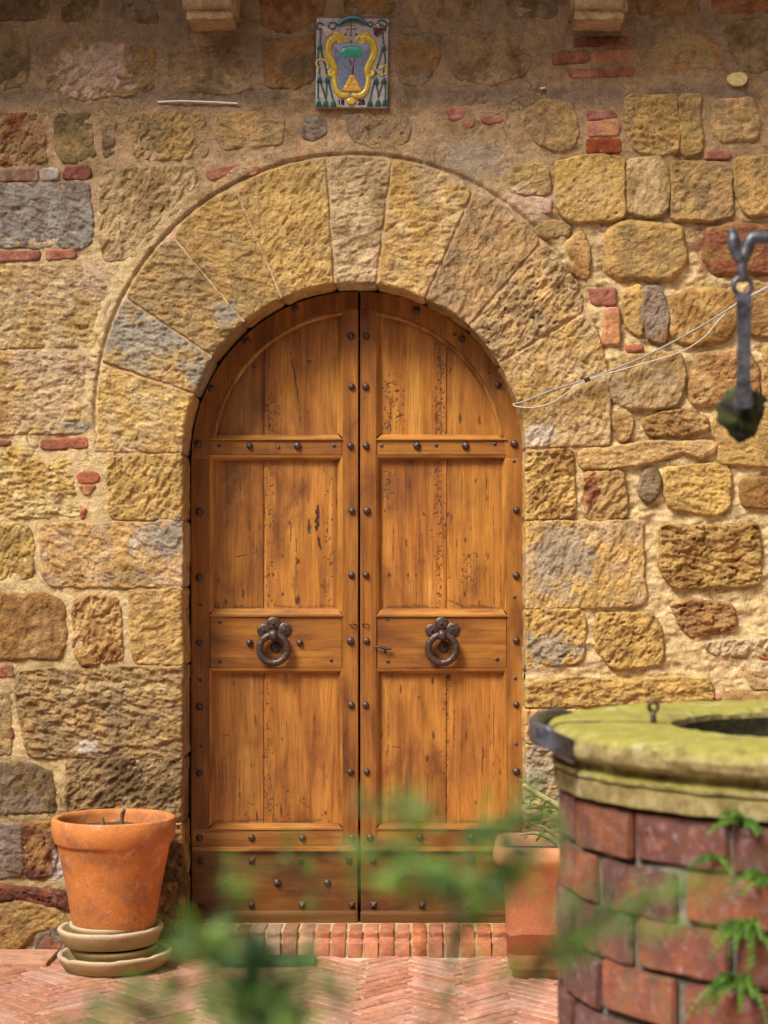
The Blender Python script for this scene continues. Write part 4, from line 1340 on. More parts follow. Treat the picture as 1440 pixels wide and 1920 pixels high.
    for (y0, y1, mk) in ((860, 1146, marks2), (1260, 1548, marks3)):
        for (a, b) in ((lo + 3, jx), (jx, hi - 3)):
            gr = random.Random(int(a + y0))
            mk = mk + [(a + gr.uniform(0, b - a), y1 - gr.uniform(4, 12), a + gr.uniform(0, b - a), y1 - gr.uniform(4, 10), gr.uniform(2, 4), gr.uniform(.3, .6)) for _ in range(5)]
            mk = mk + [(xq, yq, xq + gr.uniform(-2, 2), yq + gr.uniform(4, 16), gr.uniform(1.2, 3.2), gr.uniform(.4, .85)) for xq, yq in [(gr.uniform(a, b), gr.uniform(y0, y1)) for _ in range(9)]]
            mk = mk + [(xq, yq, xq + gr.uniform(-1, 1), yq + gr.uniform(40, 120), 1.0, .75) for xq, yq in [(gr.uniform(a, b), gr.uniform(y0, y1 - 60)) for _ in range(3)]]
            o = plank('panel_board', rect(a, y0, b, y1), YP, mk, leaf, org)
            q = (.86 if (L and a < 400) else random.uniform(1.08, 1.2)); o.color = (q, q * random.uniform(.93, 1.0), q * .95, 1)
    arc_in = [(p[0], p[1]) for p in arc_px(DR - 34, 0.02, math.pi - .02, 60)]
    for (a, b) in ((lo - 24 if L else lo + 3, jx), (jx, hi + 24 if not L else hi - 3)):
        seg = [p for p in arc_in if a < p[0] < b]
        ya = DCY - math.sqrt(max((DR - 34) ** 2 - (a - DCX) ** 2, 0)); yb = DCY - math.sqrt(max((DR - 34) ** 2 - (b - DCX) ** 2, 0))
        seg = sorted(seg, key=lambda p: p[0])
        poly = [(a, 820), (a, min(ya, 819))] + seg + [(b, min(yb, 819)), (b, 820)]
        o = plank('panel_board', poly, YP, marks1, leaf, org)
        q = .78 if (L and a < 480) else 1.02; o.color = (q, q * .94, q * .9, 1)  # top left board tinted down, shade under the arch put into its colour
    # nails
    xa = 374 if L else 968
    for y_ in (960, 1083, 1205, 1325, 1450): nail(xa, y_ - (0 if L else 4), leaf, org)
    xb = 658 if L else 687
    for y_ in (630, 725, 836, 958, 1078, 1202, 1322, 1447): nail(xb + random.uniform(-1.5, 1.5), y_, leaf, org, 'n', DY - .003)
    for (x_, y_) in ([(553, 577), (463, 640), (396, 728), (371, 832)] if L else [(781, 582), (866, 635), (934, 722), (964, 832)]): nail(x_, y_, leaf, org)
    for x_ in ((468, 558) if L else (782, 873)): nail(x_, 836, leaf, org)
    if L:
        for x_ in (468, 562): nail(x_, 1205, leaf, org)
    for x_ in ((374, 472, 567, 660) if L else (694, 788, 884, 968)): nail(x_, 1571, leaf, org)
    for x_ in ((376, 472, 565, 655) if L else (700, 790, 884, 968)): nail(x_, 1614, leaf, org, 'p', DY + .004)
    for x_ in ((426, 520, 614) if L else (745, 840, 928)): nail(x_, 1655, leaf, org, 'n', DY + .004)
    for x_ in ((378, 472, 566, 660) if L else (700, 791, 880, 968)): nail(x_, 1697, leaf, org, 'p', DY + .004)
    for (x_, y_) in ([(376, 1134), (376, 1275), (377, 1400), (656, 1268), (653, 988), (658, 1128), (658, 1400), (412, 1166), (412, 1240), (621, 1238), (522, 838), (626, 836), (411, 836), (656, 607), (476, 688)] if L else
                     [(691, 993), (693, 1128), (694, 1272), (964, 865), (965, 1120), (966, 1272), (968, 1396), (727, 1240), (932, 1236), (715, 835), (818, 835), (928, 832), (684, 605), (852, 627), (917, 700), (726, 1160)]):
        nail(x_, y_, leaf, org, 'r')
    # ring handle
    cx_, cy_ = (514, 1216) if L else (829, 1216)
    o0 = Vector((wx(cx_), DY, wz(cy_))) - Vector(org)
    ring = link('ring_handle', torus_mesh('ring_handle', .0605, .0155, 44, 12, .08), M_IRON, leaf, o0 + Vector((0, -.030, 0)))
    for (dx, dy, rr_) in ((-19, -34, .030), (-1, -47, .030), (20, -36, .030), (3, -3, .024)):
        dm = dome_mesh(rr_, .007, 18, 4); dm.name = 'rosette_disc'; dm.materials.append(M_IRON)
        ds = link('rosette_disc', dm, None, ring, Vector((dx * (D + DY) / F, .028, -dy * (D + DY) / F)))
        rv = link('rosette_rivet', RIVET, None, ring, Vector((dx * (D + DY) / F, .020, -dy * (D + DY) / F)))
        rv.scale = (.75, 3.0, .75)
    stp = crom([(-.0, .03, .068), (0, -.010, .074), (0, -.021, .062), (0, -.014, .046), (0, .03, .044)], 5)
    V = []; Fc = []
    tube(V, Fc, stp, [.009, .010, .010, .010, .008], 10)
    V = [Vector((v.x * 1.7, v.y, v.z)) for v in V]
    link('staple', py_mesh('staple', V, Fc, True), M_IRON, ring)
    # small eye at the joint
    s = -1 if L else 1
    ex = 668 if L else 679
    pts = [Vector((wx(ex), DY - .004, wz(1171))), Vector((wx(ex + s * 6), DY - .018, wz(1170))), Vector((wx(ex + s * 13), DY - .006, wz(1171)))]
    link('latch_eye', tube_mesh('latch_eye', [p - Vector(org) for p in crom(pts, 5)], .0028, 6), M_IRON, leaf)
    if not L:
        kp = Vector((wx(722), DY, wz(1219))) - Vector(org)
        khm = prism_mesh('keyhole', [(-.004, -.012), (.004, -.012), (.004, .004), (.007, .009), (.004, .014), (-.004, .014), (-.007, .009), (-.004, .004)], -.0012, .004)
        link('keyhole', khm, M_DARK, leaf, kp)
        pts = [kp + Vector((-.050, -.012, .016)), kp + Vector((-.022, -.014, .013)), kp + Vector((.004, -.014, .006)), kp + Vector((.028, -.012, .005))]
        link('latch_lever', tube_mesh('latch_lever', crom(pts, 4), [.003, .0055, .0055, .004], 8), M_IRON, leaf)
    return leaf
build_leaf(-1); build_leaf(1)

# door frame behind the leaves, seen as the dark line round them
fr = [(OXC - ORAD - .02, 0.0)] + [(OXC + (ORAD + .02) * math.cos(a), OZC + (ORAD + .02) * math.sin(a)) for a in np.linspace(math.pi, 0, 50)] + [(OXC + ORAD + .02, 0.0)]
tag(link('door_frame', prism_mesh('door_frame', [(x - OXC, z) for x, z in fr], .262, .31), M_DARK, None, (OXC, 0, 0)), 'dark timber backing frame showing as a thin black line round the arched door', 'door frame')

# ------------------------------------------------------------------ doorstep
st_y0, st_y1 = -.055, .20
zt = 0.108
step_o = empty('doorstep', (wx(650, 0), 0, 0), 'low red brick doorstep under the arched door, bricks on edge', 'doorstep')
bm = bmesh.new(); bmesh.ops.create_cube(bm, size=1)
xa_, xb_ = wx(347, 0) - wx(650, 0), wx(983, 0) - wx(650, 0)
for v in bm.verts: v.co = Vector(((xa_ + xb_) / 2 + v.co.x * (xb_ - xa_), (st_y0 + .006 + .30) / 2 + v.co.y * (.30 - st_y0 - .006), (zt - .006 - .02) / 2 + v.co.z * (zt - .006 + .02)))
bmesh.ops.bevel(bm, geom=[e for e in bm.edges if all(v.co.y < 0 and v.co.z > .05 for v in e.verts)], offset=.040, segments=5, affect='EDGES')
me = bm_mesh('step_bed', bm, True); me.set_sharp_from_angle(angle=R(48))
a = me.attributes.new('Col', 'FLOAT_COLOR', 'POINT'); a.data.foreach_set('color', np.tile(np.array([*(PAL['C'] * .8), 1.0], np.float32), len(me.vertices)))
link('step_bed', me, M_MORTAR, step_o)
xx = 349.0
svar = []
for k in range(4):
    bm = bmesh.new()
    bmesh.ops.create_cube(bm, size=1)
    for v in bm.verts:
        v.co = Vector((v.co.x * .060, (st_y0 + .14) / 2 + v.co.y * (.14 - st_y0), (zt - .012) / 2 + v.co.z * (zt + .012)))
    fe = [e for e in bm.edges if all(v.co.y < 0 and v.co.z > .05 for v in e.verts)]
    bmesh.ops.bevel(bm, geom=fe, offset=.038, segments=5, affect='EDGES')
    sharp = [e for e in bm.edges if e.is_manifold and e.calc_face_angle() > 1.0]
    bmesh.ops.bevel(bm, geom=sharp, offset=.005, segments=1, affect='EDGES')
    for v in bm.verts: v.co += Vector((random.uniform(-1, 1), random.uniform(-1, 1), random.uniform(-1, 1))) * .0022
    m_ = bm_mesh('step_brick', bm, True); m_.set_sharp_from_angle(angle=R(48)); m_.materials.append(M_STEPBRICK); svar.append(m_)
while xx < 975:
    o = link('brick', svar[random.randrange(4)], None, step_o, (wx(xx + 15, 0) - wx(650, 0), random.uniform(-.005, .004), random.uniform(-.005, .002)))
    o.rotation_euler = (0, random.uniform(-.03, .03), random.uniform(-.02, .02))
    c = random.choice([(0.46, .16, .07), (.48, .19, .10), (.40, .15, .08), (.44, .23, .15)]); k = random.uniform(.75, 1.0)
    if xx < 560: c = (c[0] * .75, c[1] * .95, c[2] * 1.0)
    o.color = (c[0] * k, c[1] * k, c[2] * k, 1)
    xx += 30.2

# ------------------------------------------------------------------ ceramic coat of arms
pl_y = -.012
PC = W(662.5, 121.5, 0)
def mat_glaze(name, col, var=.25):
    return mat_simple(name, col, .14, 0, var, 60, .08, .002, .6, .5)
G_WHITE = mat_glaze('white_glaze', (.42, .36, .33), .25); G_YEL = mat_glaze('yellow_glaze', (.62, .42, .035)); G_BLUE = mat_glaze('pale_blue_glaze', (.19, .22, .31), .35)
G_GRN = mat_glaze('dark_green_glaze', (.018, .085, .072), .4); G_GRN2 = mat_glaze('green_glaze', (.045, .34, .22), .3); G_ORG = mat_glaze('orange_glaze', (.66, .34, .02), .2)
G_BRN = mat_glaze('brown_glaze', (.085, .028, .028), .3); G_BLK = mat_glaze('black_glaze', (.025, .02, .03), .2); G_PINK = mat_glaze('pale_pink_glaze', (.62, .44, .38), .2)
plaque = empty('coat_of_arms_plaque', PC, 'glazed ceramic coat of arms plaque dated 1828 above the arch', 'plaque')
plaque.rotation_euler = (0, R(.8), 0)
# local coordinates: the zoomed picture (region 560..760 x 20..220 at 7.2 px per photo px), tile centre at (737, 731)
def PL(u, v, y=0.0): return Vector(((u - 737) / 7.2 / SC, y, -(v - 731) / 7.2 / SC))
TF = -.024   # front face of the tile
tile = box_mesh('tile', (PL(238, 0).x, TF, PL(0, 1325).z), (PL(1205, 0).x, .012, PL(0, 125).z), .004, 2)
link('tile', tile, G_WHITE, plaque)
def relief(name, paths, mat, seg=8, sq=.8):
    if name == 'cord' and len(paths) > 1:
        for q in paths: relief(name, [q], mat, seg, sq)
        return
    V = []; Fc = []
    for pts, r in paths:
        c = crom([PL(u, v, TF) for u, v in pts], 6)
        b0 = len(V)
        tube(V, Fc, c, [q / 7.2 / SC for q in r] if hasattr(r, '__len__') else r / 7.2 / SC, seg)
        for k in range(b0, len(V)): V[k] = Vector((V[k].x, TF + (V[k].y - TF) * sq, V[k].z))
    return link(name, py_mesh(name, V, Fc, True), mat, plaque)
def blob(name, outline, mat, h, inset=.35, n=5):
    """domed relief shape from a closed outline"""
    c = crom([PL(u, v) for u, v in outline + outline[:1]], 6)[:-1]
    ctr = sum(c, Vector()) / len(c)
    V = []; Fc = []; m = len(c)
    for k in range(n + 1):
        t = k / n
        s = 1 - inset * t * t if k < n else 1 - inset
        yy = TF - h * math.sin(t * math.pi / 2)
        for p in c: q = ctr + (p - ctr) * s; V.append((q.x, yy + .0005, q.z))
    for k in range(n):
        for i in range(m):
            a, b = k * m + i, k * m + (i + 1) % m
            Fc.append((a, a + m, b + m, b))
    V.append((ctr.x, TF - h, ctr.z))
    for i in range(m): Fc.append((n * m + i, len(V) - 1, n * m + (i + 1) % m))
    return link(name, py_mesh(name, V, Fc, True), mat, plaque)
blob('shield', [(475, 480), (720, 462), (960, 480), (955, 620), (915, 780), (905, 960), (890, 1080), (800, 1150), (640, 1150), (545, 1080), (530, 900), (510, 740), (470, 620)], G_BLUE, .003, .06, 3)
sl_ = [(690, 1150), (650, 1165), (580, 1160), (520, 1100), (492, 1000), (487, 900)]
sr_ = [(728, 1150), (770, 1170), (850, 1160), (915, 1095), (938, 1000), (940, 900)]
relief('shield_frame', [
    (sl_, [26, 40, 44, 40, 36, 30]), (sr_, [26, 40, 44, 40, 36, 30]),
    ([(585, 440), (555, 455), (535, 430), (560, 395), (500, 385), (430, 430), (405, 520), (400, 600), (440, 690), (480, 770), (495, 840), (470, 900), (425, 890), (425, 845), (455, 850)], [22, 26, 26, 34, 46, 54, 50, 46, 48, 44, 40, 34, 30, 24, 18]),
    ([(640, 450), (632, 400), (590, 365), (520, 350), (450, 370)], [20, 24, 26, 26, 20]),
    ([(830, 440), (850, 455), (875, 430), (855, 395), (910, 385), (980, 430), (1010, 520), (1015, 600), (975, 690), (940, 770), (925, 840), (950, 900), (1000, 890), (1005, 845), (970, 850)], [22, 26, 26, 34, 46, 54, 50, 46, 48, 44, 40, 34, 30, 24, 18]),
    ([(770, 450), (780, 400), (820, 365), (890, 340), (970, 365)], [20, 24, 26, 26, 20]),
    ([(545, 370), (520, 330), (470, 340)], [14, 18, 12]), ([(865, 345), (900, 320), (960, 335)], [14, 18, 12])], G_YEL, 10)
blob('finial', [(650, 1240), (690, 1200), (740, 1200), (785, 1240), (760, 1280), (715, 1295), (670, 1280)], G_YEL, .010)
blob('tree_crown', [(560, 590), (590, 530), (660, 505), (760, 498), (840, 520), (868, 580), (840, 645), (780, 665), (720, 650), (650, 662), (590, 640)], G_GRN2, .009)
relief('tree_trunk', [([(722, 890), (726, 800), (735, 740), (755, 670)], [30, 26, 20, 15]), ([(715, 780), (705, 730), (685, 670)], [18, 16, 14])], G_BRN, 8)
for (u, v, s) in ((725, 940, 62), (690, 1010, 62), (765, 1010, 62), (652, 1075, 56), (725, 1070, 62), (798, 1075, 56)):
    blob('mound', [(u - s, v + s * .7), (u - s * .8, v), (u - s * .3, v - s * .8), (u + s * .3, v - s * .8), (u + s * .8, v), (u + s, v + s * .7)], G_ORG, .009)
blob('hat', [(515, 205), (560, 140), (640, 105), (730, 92), (830, 105), (890, 150), (925, 200), (890, 215), (820, 185), (720, 178), (620, 195), (560, 235), (520, 240)], G_GRN, .012, .2)
relief('cord', [([(520, 220), (470, 190), (410, 205), (410, 265), (470, 275), (500, 225)], 14), ([(320, 210), (270, 195), (240, 240), (280, 285), (330, 260), (320, 215)], 15),
                ([(925, 200), (960, 175), (990, 205), (960, 235), (925, 215)], 13), ([(1060, 165), (1130, 150), (1185, 190), (1160, 240), (1120, 215)], 15),
                ([(300, 300), (292, 400), (286, 480)], 13), ([(1130, 300), (1140, 400), (1145, 480)], 13),
                ([(270, 550), (262, 700), (285, 800), (283, 880)], 14), ([(300, 550), (340, 700), (372, 800), (382, 880)], 14),
                ([(1120, 560), (1085, 700), (1050, 800), (1045, 890)], 14), ([(1150, 560), (1170, 700), (1150, 800), (1155, 890)], 14),
                ([(270, 995), (272, 1100), (275, 1220)], 13), ([(300, 995), (345, 1110), (372, 1215)], 13), ([(385, 995), (385, 1100), (382, 1215)], 13), ([(415, 995), (445, 1110), (475, 1230)], 13),
                ([(1020, 1005), (995, 1100), (970, 1225)], 13), ([(1050, 1005), (1075, 1100), (1085, 1180)], 13), ([(1135, 1005), (1105, 1100), (1080, 1190)], 13), ([(1170, 1005), (1180, 1100), (1175, 1200)], 13)], G_GRN, 7)
for (u, v, s) in ((286, 510, 1), (1145, 520, 1), (286, 955, 1), (392, 955, 1), (1045, 965, 1), (1155, 960, 1), (280, 1280, 1.05), (375, 1280, 1.05), (478, 1280, 1.05), (970, 1265, 1.05), (1078, 1265, 1.05), (1172, 1255, 1.05)):
    blob('tassel', [(u - 38 * s, v + 42 * s), (u - 34 * s, v), (u - 16 * s, v - 48 * s), (u + 16 * s, v - 48 * s), (u + 34 * s, v), (u + 38 * s, v + 42 * s)], G_GRN, .009, .25)
relief('volute', [([(320, 790), (270, 790), (240, 740), (275, 690), (330, 690), (380, 720), (405, 760), (390, 800), (360, 790)], [10, 16, 16, 16, 16, 16, 16, 14, 10]),
                  ([(1020, 720), (1040, 800), (1085, 860), (1120, 890), (1180, 860), (1180, 810), (1140, 790)], [10, 14, 16, 14, 12, 12, 10]),
                  ([(1090, 800), (1130, 775), (1185, 750)], [18, 20, 14])], G_YEL, 8)
blob('mitre', [(300, 250), (330, 235), (400, 265), (455, 320), (385, 395), (340, 330)], G_PINK, .008)
blob('crozier_head', [(995, 240), (1030, 200), (1080, 190), (1150, 220), (1180, 280), (1120, 320), (1050, 380), (1010, 320)], G_BRN, .011)
blob('crozier_badge', [(1035, 215), (1065, 200), (1090, 260), (1055, 265)], G_ORG, .014)
relief('cross', [([(705, 190), (705, 330)], 7), ([(640, 272), (775, 272)], 7), ([(668, 225), (745, 225)], 6), ([(655, 258), (648, 290)], 5), ([(765, 258), (770, 290)], 5)], G_BRN, 6)
for (u, v) in ((632, 345), (703, 355), (775, 345), (706, 440)):
    relief('small_cross', [([(u, v - 20), (u, v + 20)], 7), ([(u - 18, v), (u + 18, v)], 7)], G_BLK, 6)
def text_mesh(name, s, size, mat, parent, loc):
    cu = bpy.data.curves.new(name, 'FONT'); cu.body = s; cu.size = size; cu.extrude = .0008; cu.offset = .0009; cu.align_x = 'CENTER'; cu.align_y = 'CENTER'
    to = bpy.data.objects.new(name, cu); COL.objects.link(to)
    dg = bpy.context.evaluated_depsgraph_get(); dg.update()
    me = bpy.data.meshes.new_from_object(to.evaluated_get(dg))
    bpy.data.objects.remove(to)
    me.materials.clear(); me.materials.append(mat)
    o = link(name, me, None, parent, loc); o.rotation_euler = (R(90), 0, 0)
    return o
text_mesh('date_numerals', '18', 96 / 7.2 / SC, G_BLK, plaque, PL(580, 1262, TF - .002))
text_mesh('date_numerals', '28', 96 / 7.2 / SC, G_BLK, plaque, PL(855, 1258, TF - .002))

# ------------------------------------------------------------------ cables and small things on the wall
def wire(name, pts, r, mat, label, cat, group=None):
    P_ = [Vector(p) for p in pts]
    o0 = P_[0]
    o = link(name, tube_mesh(name, [p - o0 for p in crom(P_, 10)], r, 7), mat, None, o0)
    tag(o, label, cat, group)
    return o
cy = -.05
wire('cable', [W(962, 758, -.005), W(985, 752, -.03), W(1040, 730, -.04), W(1098, 712, -.04), W(1200, 672, cy), W(1300, 620, cy), W(1400, 560, cy), W(1520, 500, cy)], .0038, M_CABLE_G,
     'thicker grey cable running taut up from the door arch to the right', 'cable')
wire('cable', [W(962, 757, -.012), W(968, 762, -.03), W(1000, 764, -.04), W(1040, 752, -.045), W(1098, 714, -.048), W(1170, 692, cy), W(1270, 662, cy), W(1320, 632, cy), W(1350, 598, cy), W(1385, 566, cy), W(1520, 496, cy)], .0025, M_CABLE,
     'thinner white cable sagging below the grey one beside the door arch', 'cable')
p = W(1101, 712, -.046)
o = link('cable_clip', box_mesh('cable_clip', (-.012, -.009, -.009), (.012, .009, .009), .003), M_DARK, None, p)
o.rotation_euler = (0, R(-20), 0)
tag(o, 'small dark clip holding the two cables together on the arch', 'cable clip')
o = wire('plastic_strip', [W(296, 191, -.009), W(340, 189.5, -.010), W(390, 191, -.010), W(446, 194, -.009)], .0036, mat_simple('white_plastic', (.82, .79, .74), .5, 0, .1, 40, 0), 'thin white plastic strip lying along the mortar at upper left', 'strip')
o = wire('plastic_strip', [W(1013, 166, -.010), W(1022, 164.5, -.010)], .0036, mat_simple('white_plastic_bit', (.72, .68, .6), .5, 0, .1, 40, 0), 'tiny white plastic stub in the mortar right of the plaque', 'strip')
V = []; Fc = []
rr_ = random.Random(3)
ring_ = [(1362 + 20 * math.cos(a) * rr_.uniform(.85, 1.1) + 20, 150 + 13 * math.sin(a) * rr_.uniform(.85, 1.1)) for a in np.linspace(0, 2 * math.pi, 18, endpoint=False)]
o = link('plaster_dab', prism_mesh('plaster_dab', [(W(a, b).x - W(1382, 150).x, W(a, b).z - W(1382, 150).z) for a, b in ring_], -.016, .01, .005), mat_simple('yellow_plaster', (.60, .47, .22), .9, 0, .25, 60, .5), None, W(1382, 150))
tag(o, 'small pale yellow round dab of plaster at upper right of the wall', 'plaster dab')

# ------------------------------------------------------------------ round pot with its saucers
pc_y = -.255
dP = D + pc_y
sP = F / dP
pcx = (214 - PX) / sP
def pz(py): return EYE + (PY - py) / sP
def saucer(name, px, z0, r_top, h, tilt, label, chip=None):
    r_bot = r_top * .86
    prof = [(0, .012), (r_bot - .02, .012), (r_top - .022, h - .004), (r_top - .018, h), (r_top - .004, h), (r_top, h - .006), (r_top - .004, h - .018), (r_bot + .006, .006), (r_bot, 0), (0, 0)]
    me = lathe_mesh(name, prof, 72, noise_amp=.0012, nf=9, seed=px)
    if chip:
        for v in me.vertices:
            a = math.atan2(v.co.y, v.co.x)
            if v.co.z > h * .6:
                v.co.z -= chip * max(0, pn(np.array([a * 4.0]), np.array([px * .1]), 0)[0] + .1)
    o = link(name, me, M_SAUCER, None, ((px - PX) / sP, pc_y, z0))
    o.rotation_euler = tilt
    tag(o, label, 'plant saucer')
    return o
saucer('terracotta_saucer', 216, .013, .232, .064, (R(-.5), R(-1.4), 0), 'chipped bottom saucer of the stack under the round terracotta pot', .008)
saucer('terracotta_saucer', 213, .052, .178, .050, (R(1), R(.5), 0), 'small saucer showing between the two wide saucers of the stack')
saucer('terracotta_saucer', 208, .108, .214, .072, (R(-.3), R(-.8), 0), 'wide mossy saucer second from the top of the stack', .003)
saucer('terracotta_saucer', 210, .132, .172, .062, (0, R(-.5), 0), 'topmost saucer that the round terracotta pot stands on')
zb = .150
ht = pz(1531) - zb
rt, rb_ = 115 / sP, 73 / sP
prof = [(0, .012), (rb_ - .018, .012), (rt * .86, ht * .76), (rt - .030, ht - .020), (rt - .026, ht - .004), (rt - .020, ht), (rt - .006, ht), (rt, ht - .006), (rt - .0015, ht - .06), (rt - .010, ht - .094),
        (rt - .013, ht - .100), (rt - .019, ht - .103), (rt - .024, ht - .112), (rb_ + (rt - .024 - rb_) * .5, ht * .40), (rb_ + .004, .016), (rb_, .004), (rb_ - .006, 0), (0, 0)]
pot = empty('flower_pot', (pcx, pc_y, zb), 'round terracotta flower pot standing on a stack of saucers left of the door', 'flower pot')
link('pot_body', lathe_mesh('pot_body', prof, 96, noise_amp=.0012, nf=7), M_POT, pot)
so_z = ht - .055
V = [(0, 0, so_z)]; Fc = []
for r_i, r in enumerate((.06, .12, rt - .030)):
    for k in range(24):
        a = 2 * math.pi * k / 24
        V.append((r * math.cos(a), r * math.sin(a), so_z + random.uniform(-.006, .006)))
for k in range(24): Fc.append((0, 1 + k, 1 + (k + 1) % 24))
for q in range(2):
    for k in range(24): Fc.append((1 + q * 24 + k, 1 + q * 24 + 24 + k, 1 + q * 24 + 24 + (k + 1) % 24, 1 + q * 24 + (k + 1) % 24))
link('soil', py_mesh('soil', V, Fc, True), M_SOIL, pot)
bx_ = pcx + 14 / sP
o = link('cut_stem', tube_mesh('cut_stem', crom([(0, 0, 0), (.004, 0, .045), (.006, 0, .075), (.016, -.01, .098)], 4), [.009, .008, .009, .008], 8), M_TWIG, None, (bx_, pc_y - .02, zb + so_z - .01))
tag(o, 'short cut woody stem sticking up in the round terracotta pot', 'stem')
o = link('cut_stem', tube_mesh('cut_stem', crom([(0, 0, 0), (.0, 0, .035), (-.004, 0, .068)], 4), [.009, .008, .005], 8), M_TWIG, None, (bx_ - .072, pc_y - .02, zb + so_z - .01))
tag(o, 'tiny stub of a stem left of the taller one in the round pot', 'stem')

# ------------------------------------------------------------------ square pot on the right with its plant
qy = -.33
q_s = F / (D + qy)
def sq_ring(hw, z, rot=0, rc=.02, n=4):
    out = []
    for (sx, sy, a0) in ((1, 1, 0), (-1, 1, 90), (-1, -1, 180), (1, -1, 270)):
        for k in range(n + 1):
            a = R(a0 + 90 * k / n)
            out.append(Vector((sx * (hw - rc) + rc * math.cos(a), sy * (hw - rc) + rc * math.sin(a), z)))
    return out
qh = .528
hw_t, hw_b = .205, .150
levels = [(hw_b - .012, .0), (hw_b - .012, .03), (hw_b, .033), (hw_b + .004, .045), (hw_t - .028, qh - .085), (hw_t - .012, qh - .076), (hw_t + .002, qh - .066), (hw_t + .008, qh - .045), (hw_t + .008, qh - .022), (hw_t + .002, qh - .006),
          (hw_t - .010, qh), (hw_t - .028, qh - .004), (hw_t - .036, qh - .02), (hw_b + .01, .10)]
V = []; Fc = []
for hw, z in levels: V += sq_ring(hw, z, 0, min(.05, hw * .3))
m = len(sq_ring(1, 0))
for l in range(len(levels) - 1):
    for k in range(m): Fc.append((l * m + k, l * m + (k + 1) % m, (l + 1) * m + (k + 1) % m, (l + 1) * m + k))
Fc.append(tuple(range(m))[::-1]); Fc.append(tuple((len(levels) - 1) * m + k for k in range(m)))
qx = (927 - PX) / q_s + hw_t + .008
spot = empty('square_planter', (qx, qy, .010), 'tall square terracotta planter between the door and the brick well', 'planter')
spot.rotation_euler = (0, 0, R(-4))
link('planter_body', py_mesh('planter_body', V, Fc, True), M_POT2, spot)
link('soil', py_mesh('soil', [v for v in sq_ring(hw_t - .04, qh - .05)], [tuple(range(m))]), M_SOIL, spot)
plant = empty('potted_plant', (qx, qy, .010 + qh - .06), 'bare thick pale stems and green leaves growing in the square planter', 'plant')
def stem_pts(pxs, y=qy): return [W(a, b, y) - plant.location for a, b in pxs]
for pts, r in (([(1062, 1640), (1072, 1560), (1062, 1520), (1040, 1508), (1010, 1490), (980, 1472)], [.014, .014, .014, .013, .012, .010]),
               ([(1070, 1640), (1050, 1590), (1025, 1570), (1000, 1562), (975, 1566)], [.010, .010, .009, .007, .004]),
               ([(1060, 1630), (1045, 1575), (1020, 1552), (1005, 1548)], [.009, .009, .007, .004]),
               ([(1075, 1640), (1090, 1560), (1115, 1500), (1120, 1460)], [.012, .012, .011, .008])):
    link('stem', tube_mesh('stem', crom(stem_pts(pts), 5), r, 8), M_STEM, plant)

def leaf_mesh(rnd, V, Fc, p, d, up, ln, wd):
    d = d.normalized(); s = d.cross(up)
    if s.length < 1e-5: s = d.orthogonal()
    s.normalize(); n = s.cross(d).normalized()
    b = len(V)
    V += [p, p + d * ln * .35 + s * wd * .5 + n * ln * .03, p + d * ln * .75 + s * wd * .38 - n * ln * .02, p + d * ln - n * ln * .10, p + d * ln * .75 - s * wd * .38 - n * ln * .02, p + d * ln * .35 - s * wd * .5 + n * ln * .03, p + d * ln * .5 - n * ln * .05]
    Fc += [(b, b + 1, b + 6), (b + 1, b + 2, b + 6), (b + 2, b + 3, b + 6), (b + 3, b + 4, b + 6), (b + 4, b + 5, b + 6), (b + 5, b, b + 6)]

rg = random.Random(5)
V = []; Fc = []
for k in range(46):
    c = W(rg.gauss(1022, 26), rg.gauss(1530, 20), qy + rg.uniform(-.08, .08)) - plant.location
    leaf_mesh(rg, V, Fc, c, Vector((rg.uniform(-1, 1), rg.uniform(-1, .4), rg.uniform(-.3, 1))), Vector((0, -.3, 1)), rg.uniform(.03, .06), rg.uniform(.012, .022))
link('foliage', py_mesh('foliage', V, Fc), M_FERN, plant)

# ------------------------------------------------------------------ floor pieces
o = link('paving_slab', box_mesh('paving_slab', (-.42, -.095, -.02), (.245, .15, .028), .008, 2, .003), mat_brick_obj('slab_terracotta', (.72, .56, .46), .6, .8), None, (wx(-8, -.10), -.16, 0))
o.color = (.52, .28, .17, 1)
tag(o, 'raised terracotta paving slab at the wall foot left of the pot', 'slab')
gb = link('floor_grate', box_mesh('floor_grate', (-.19, -.075, .0), (.19, .075, .018), .004, 2, .002), mat_simple('dark_green_paint', (.035, .085, .05), .5, 0, .3, 25, .2), None, (wx(505, -.2), -.185, .009))
gb.rotation_euler = (0, 0, R(1.5))
tag(gb, 'dark green flat plate on the floor before the doorstep', 'plate')
V = []; Fc = []
leaf_mesh(rg, V, Fc, Vector((0, 0, 0)), Vector((1, .2, .1)), Vector((0, 0, 1)), .05, .02)
o = link('fallen_leaf', py_mesh('fallen_leaf', V, Fc), mat_simple('dry_yellow_leaf', (.62, .46, .12), .7), None, (wx(490, -.22), -.21, .0295))
tag(o, 'small dry yellow leaf lying on the dark green plate', 'leaf')

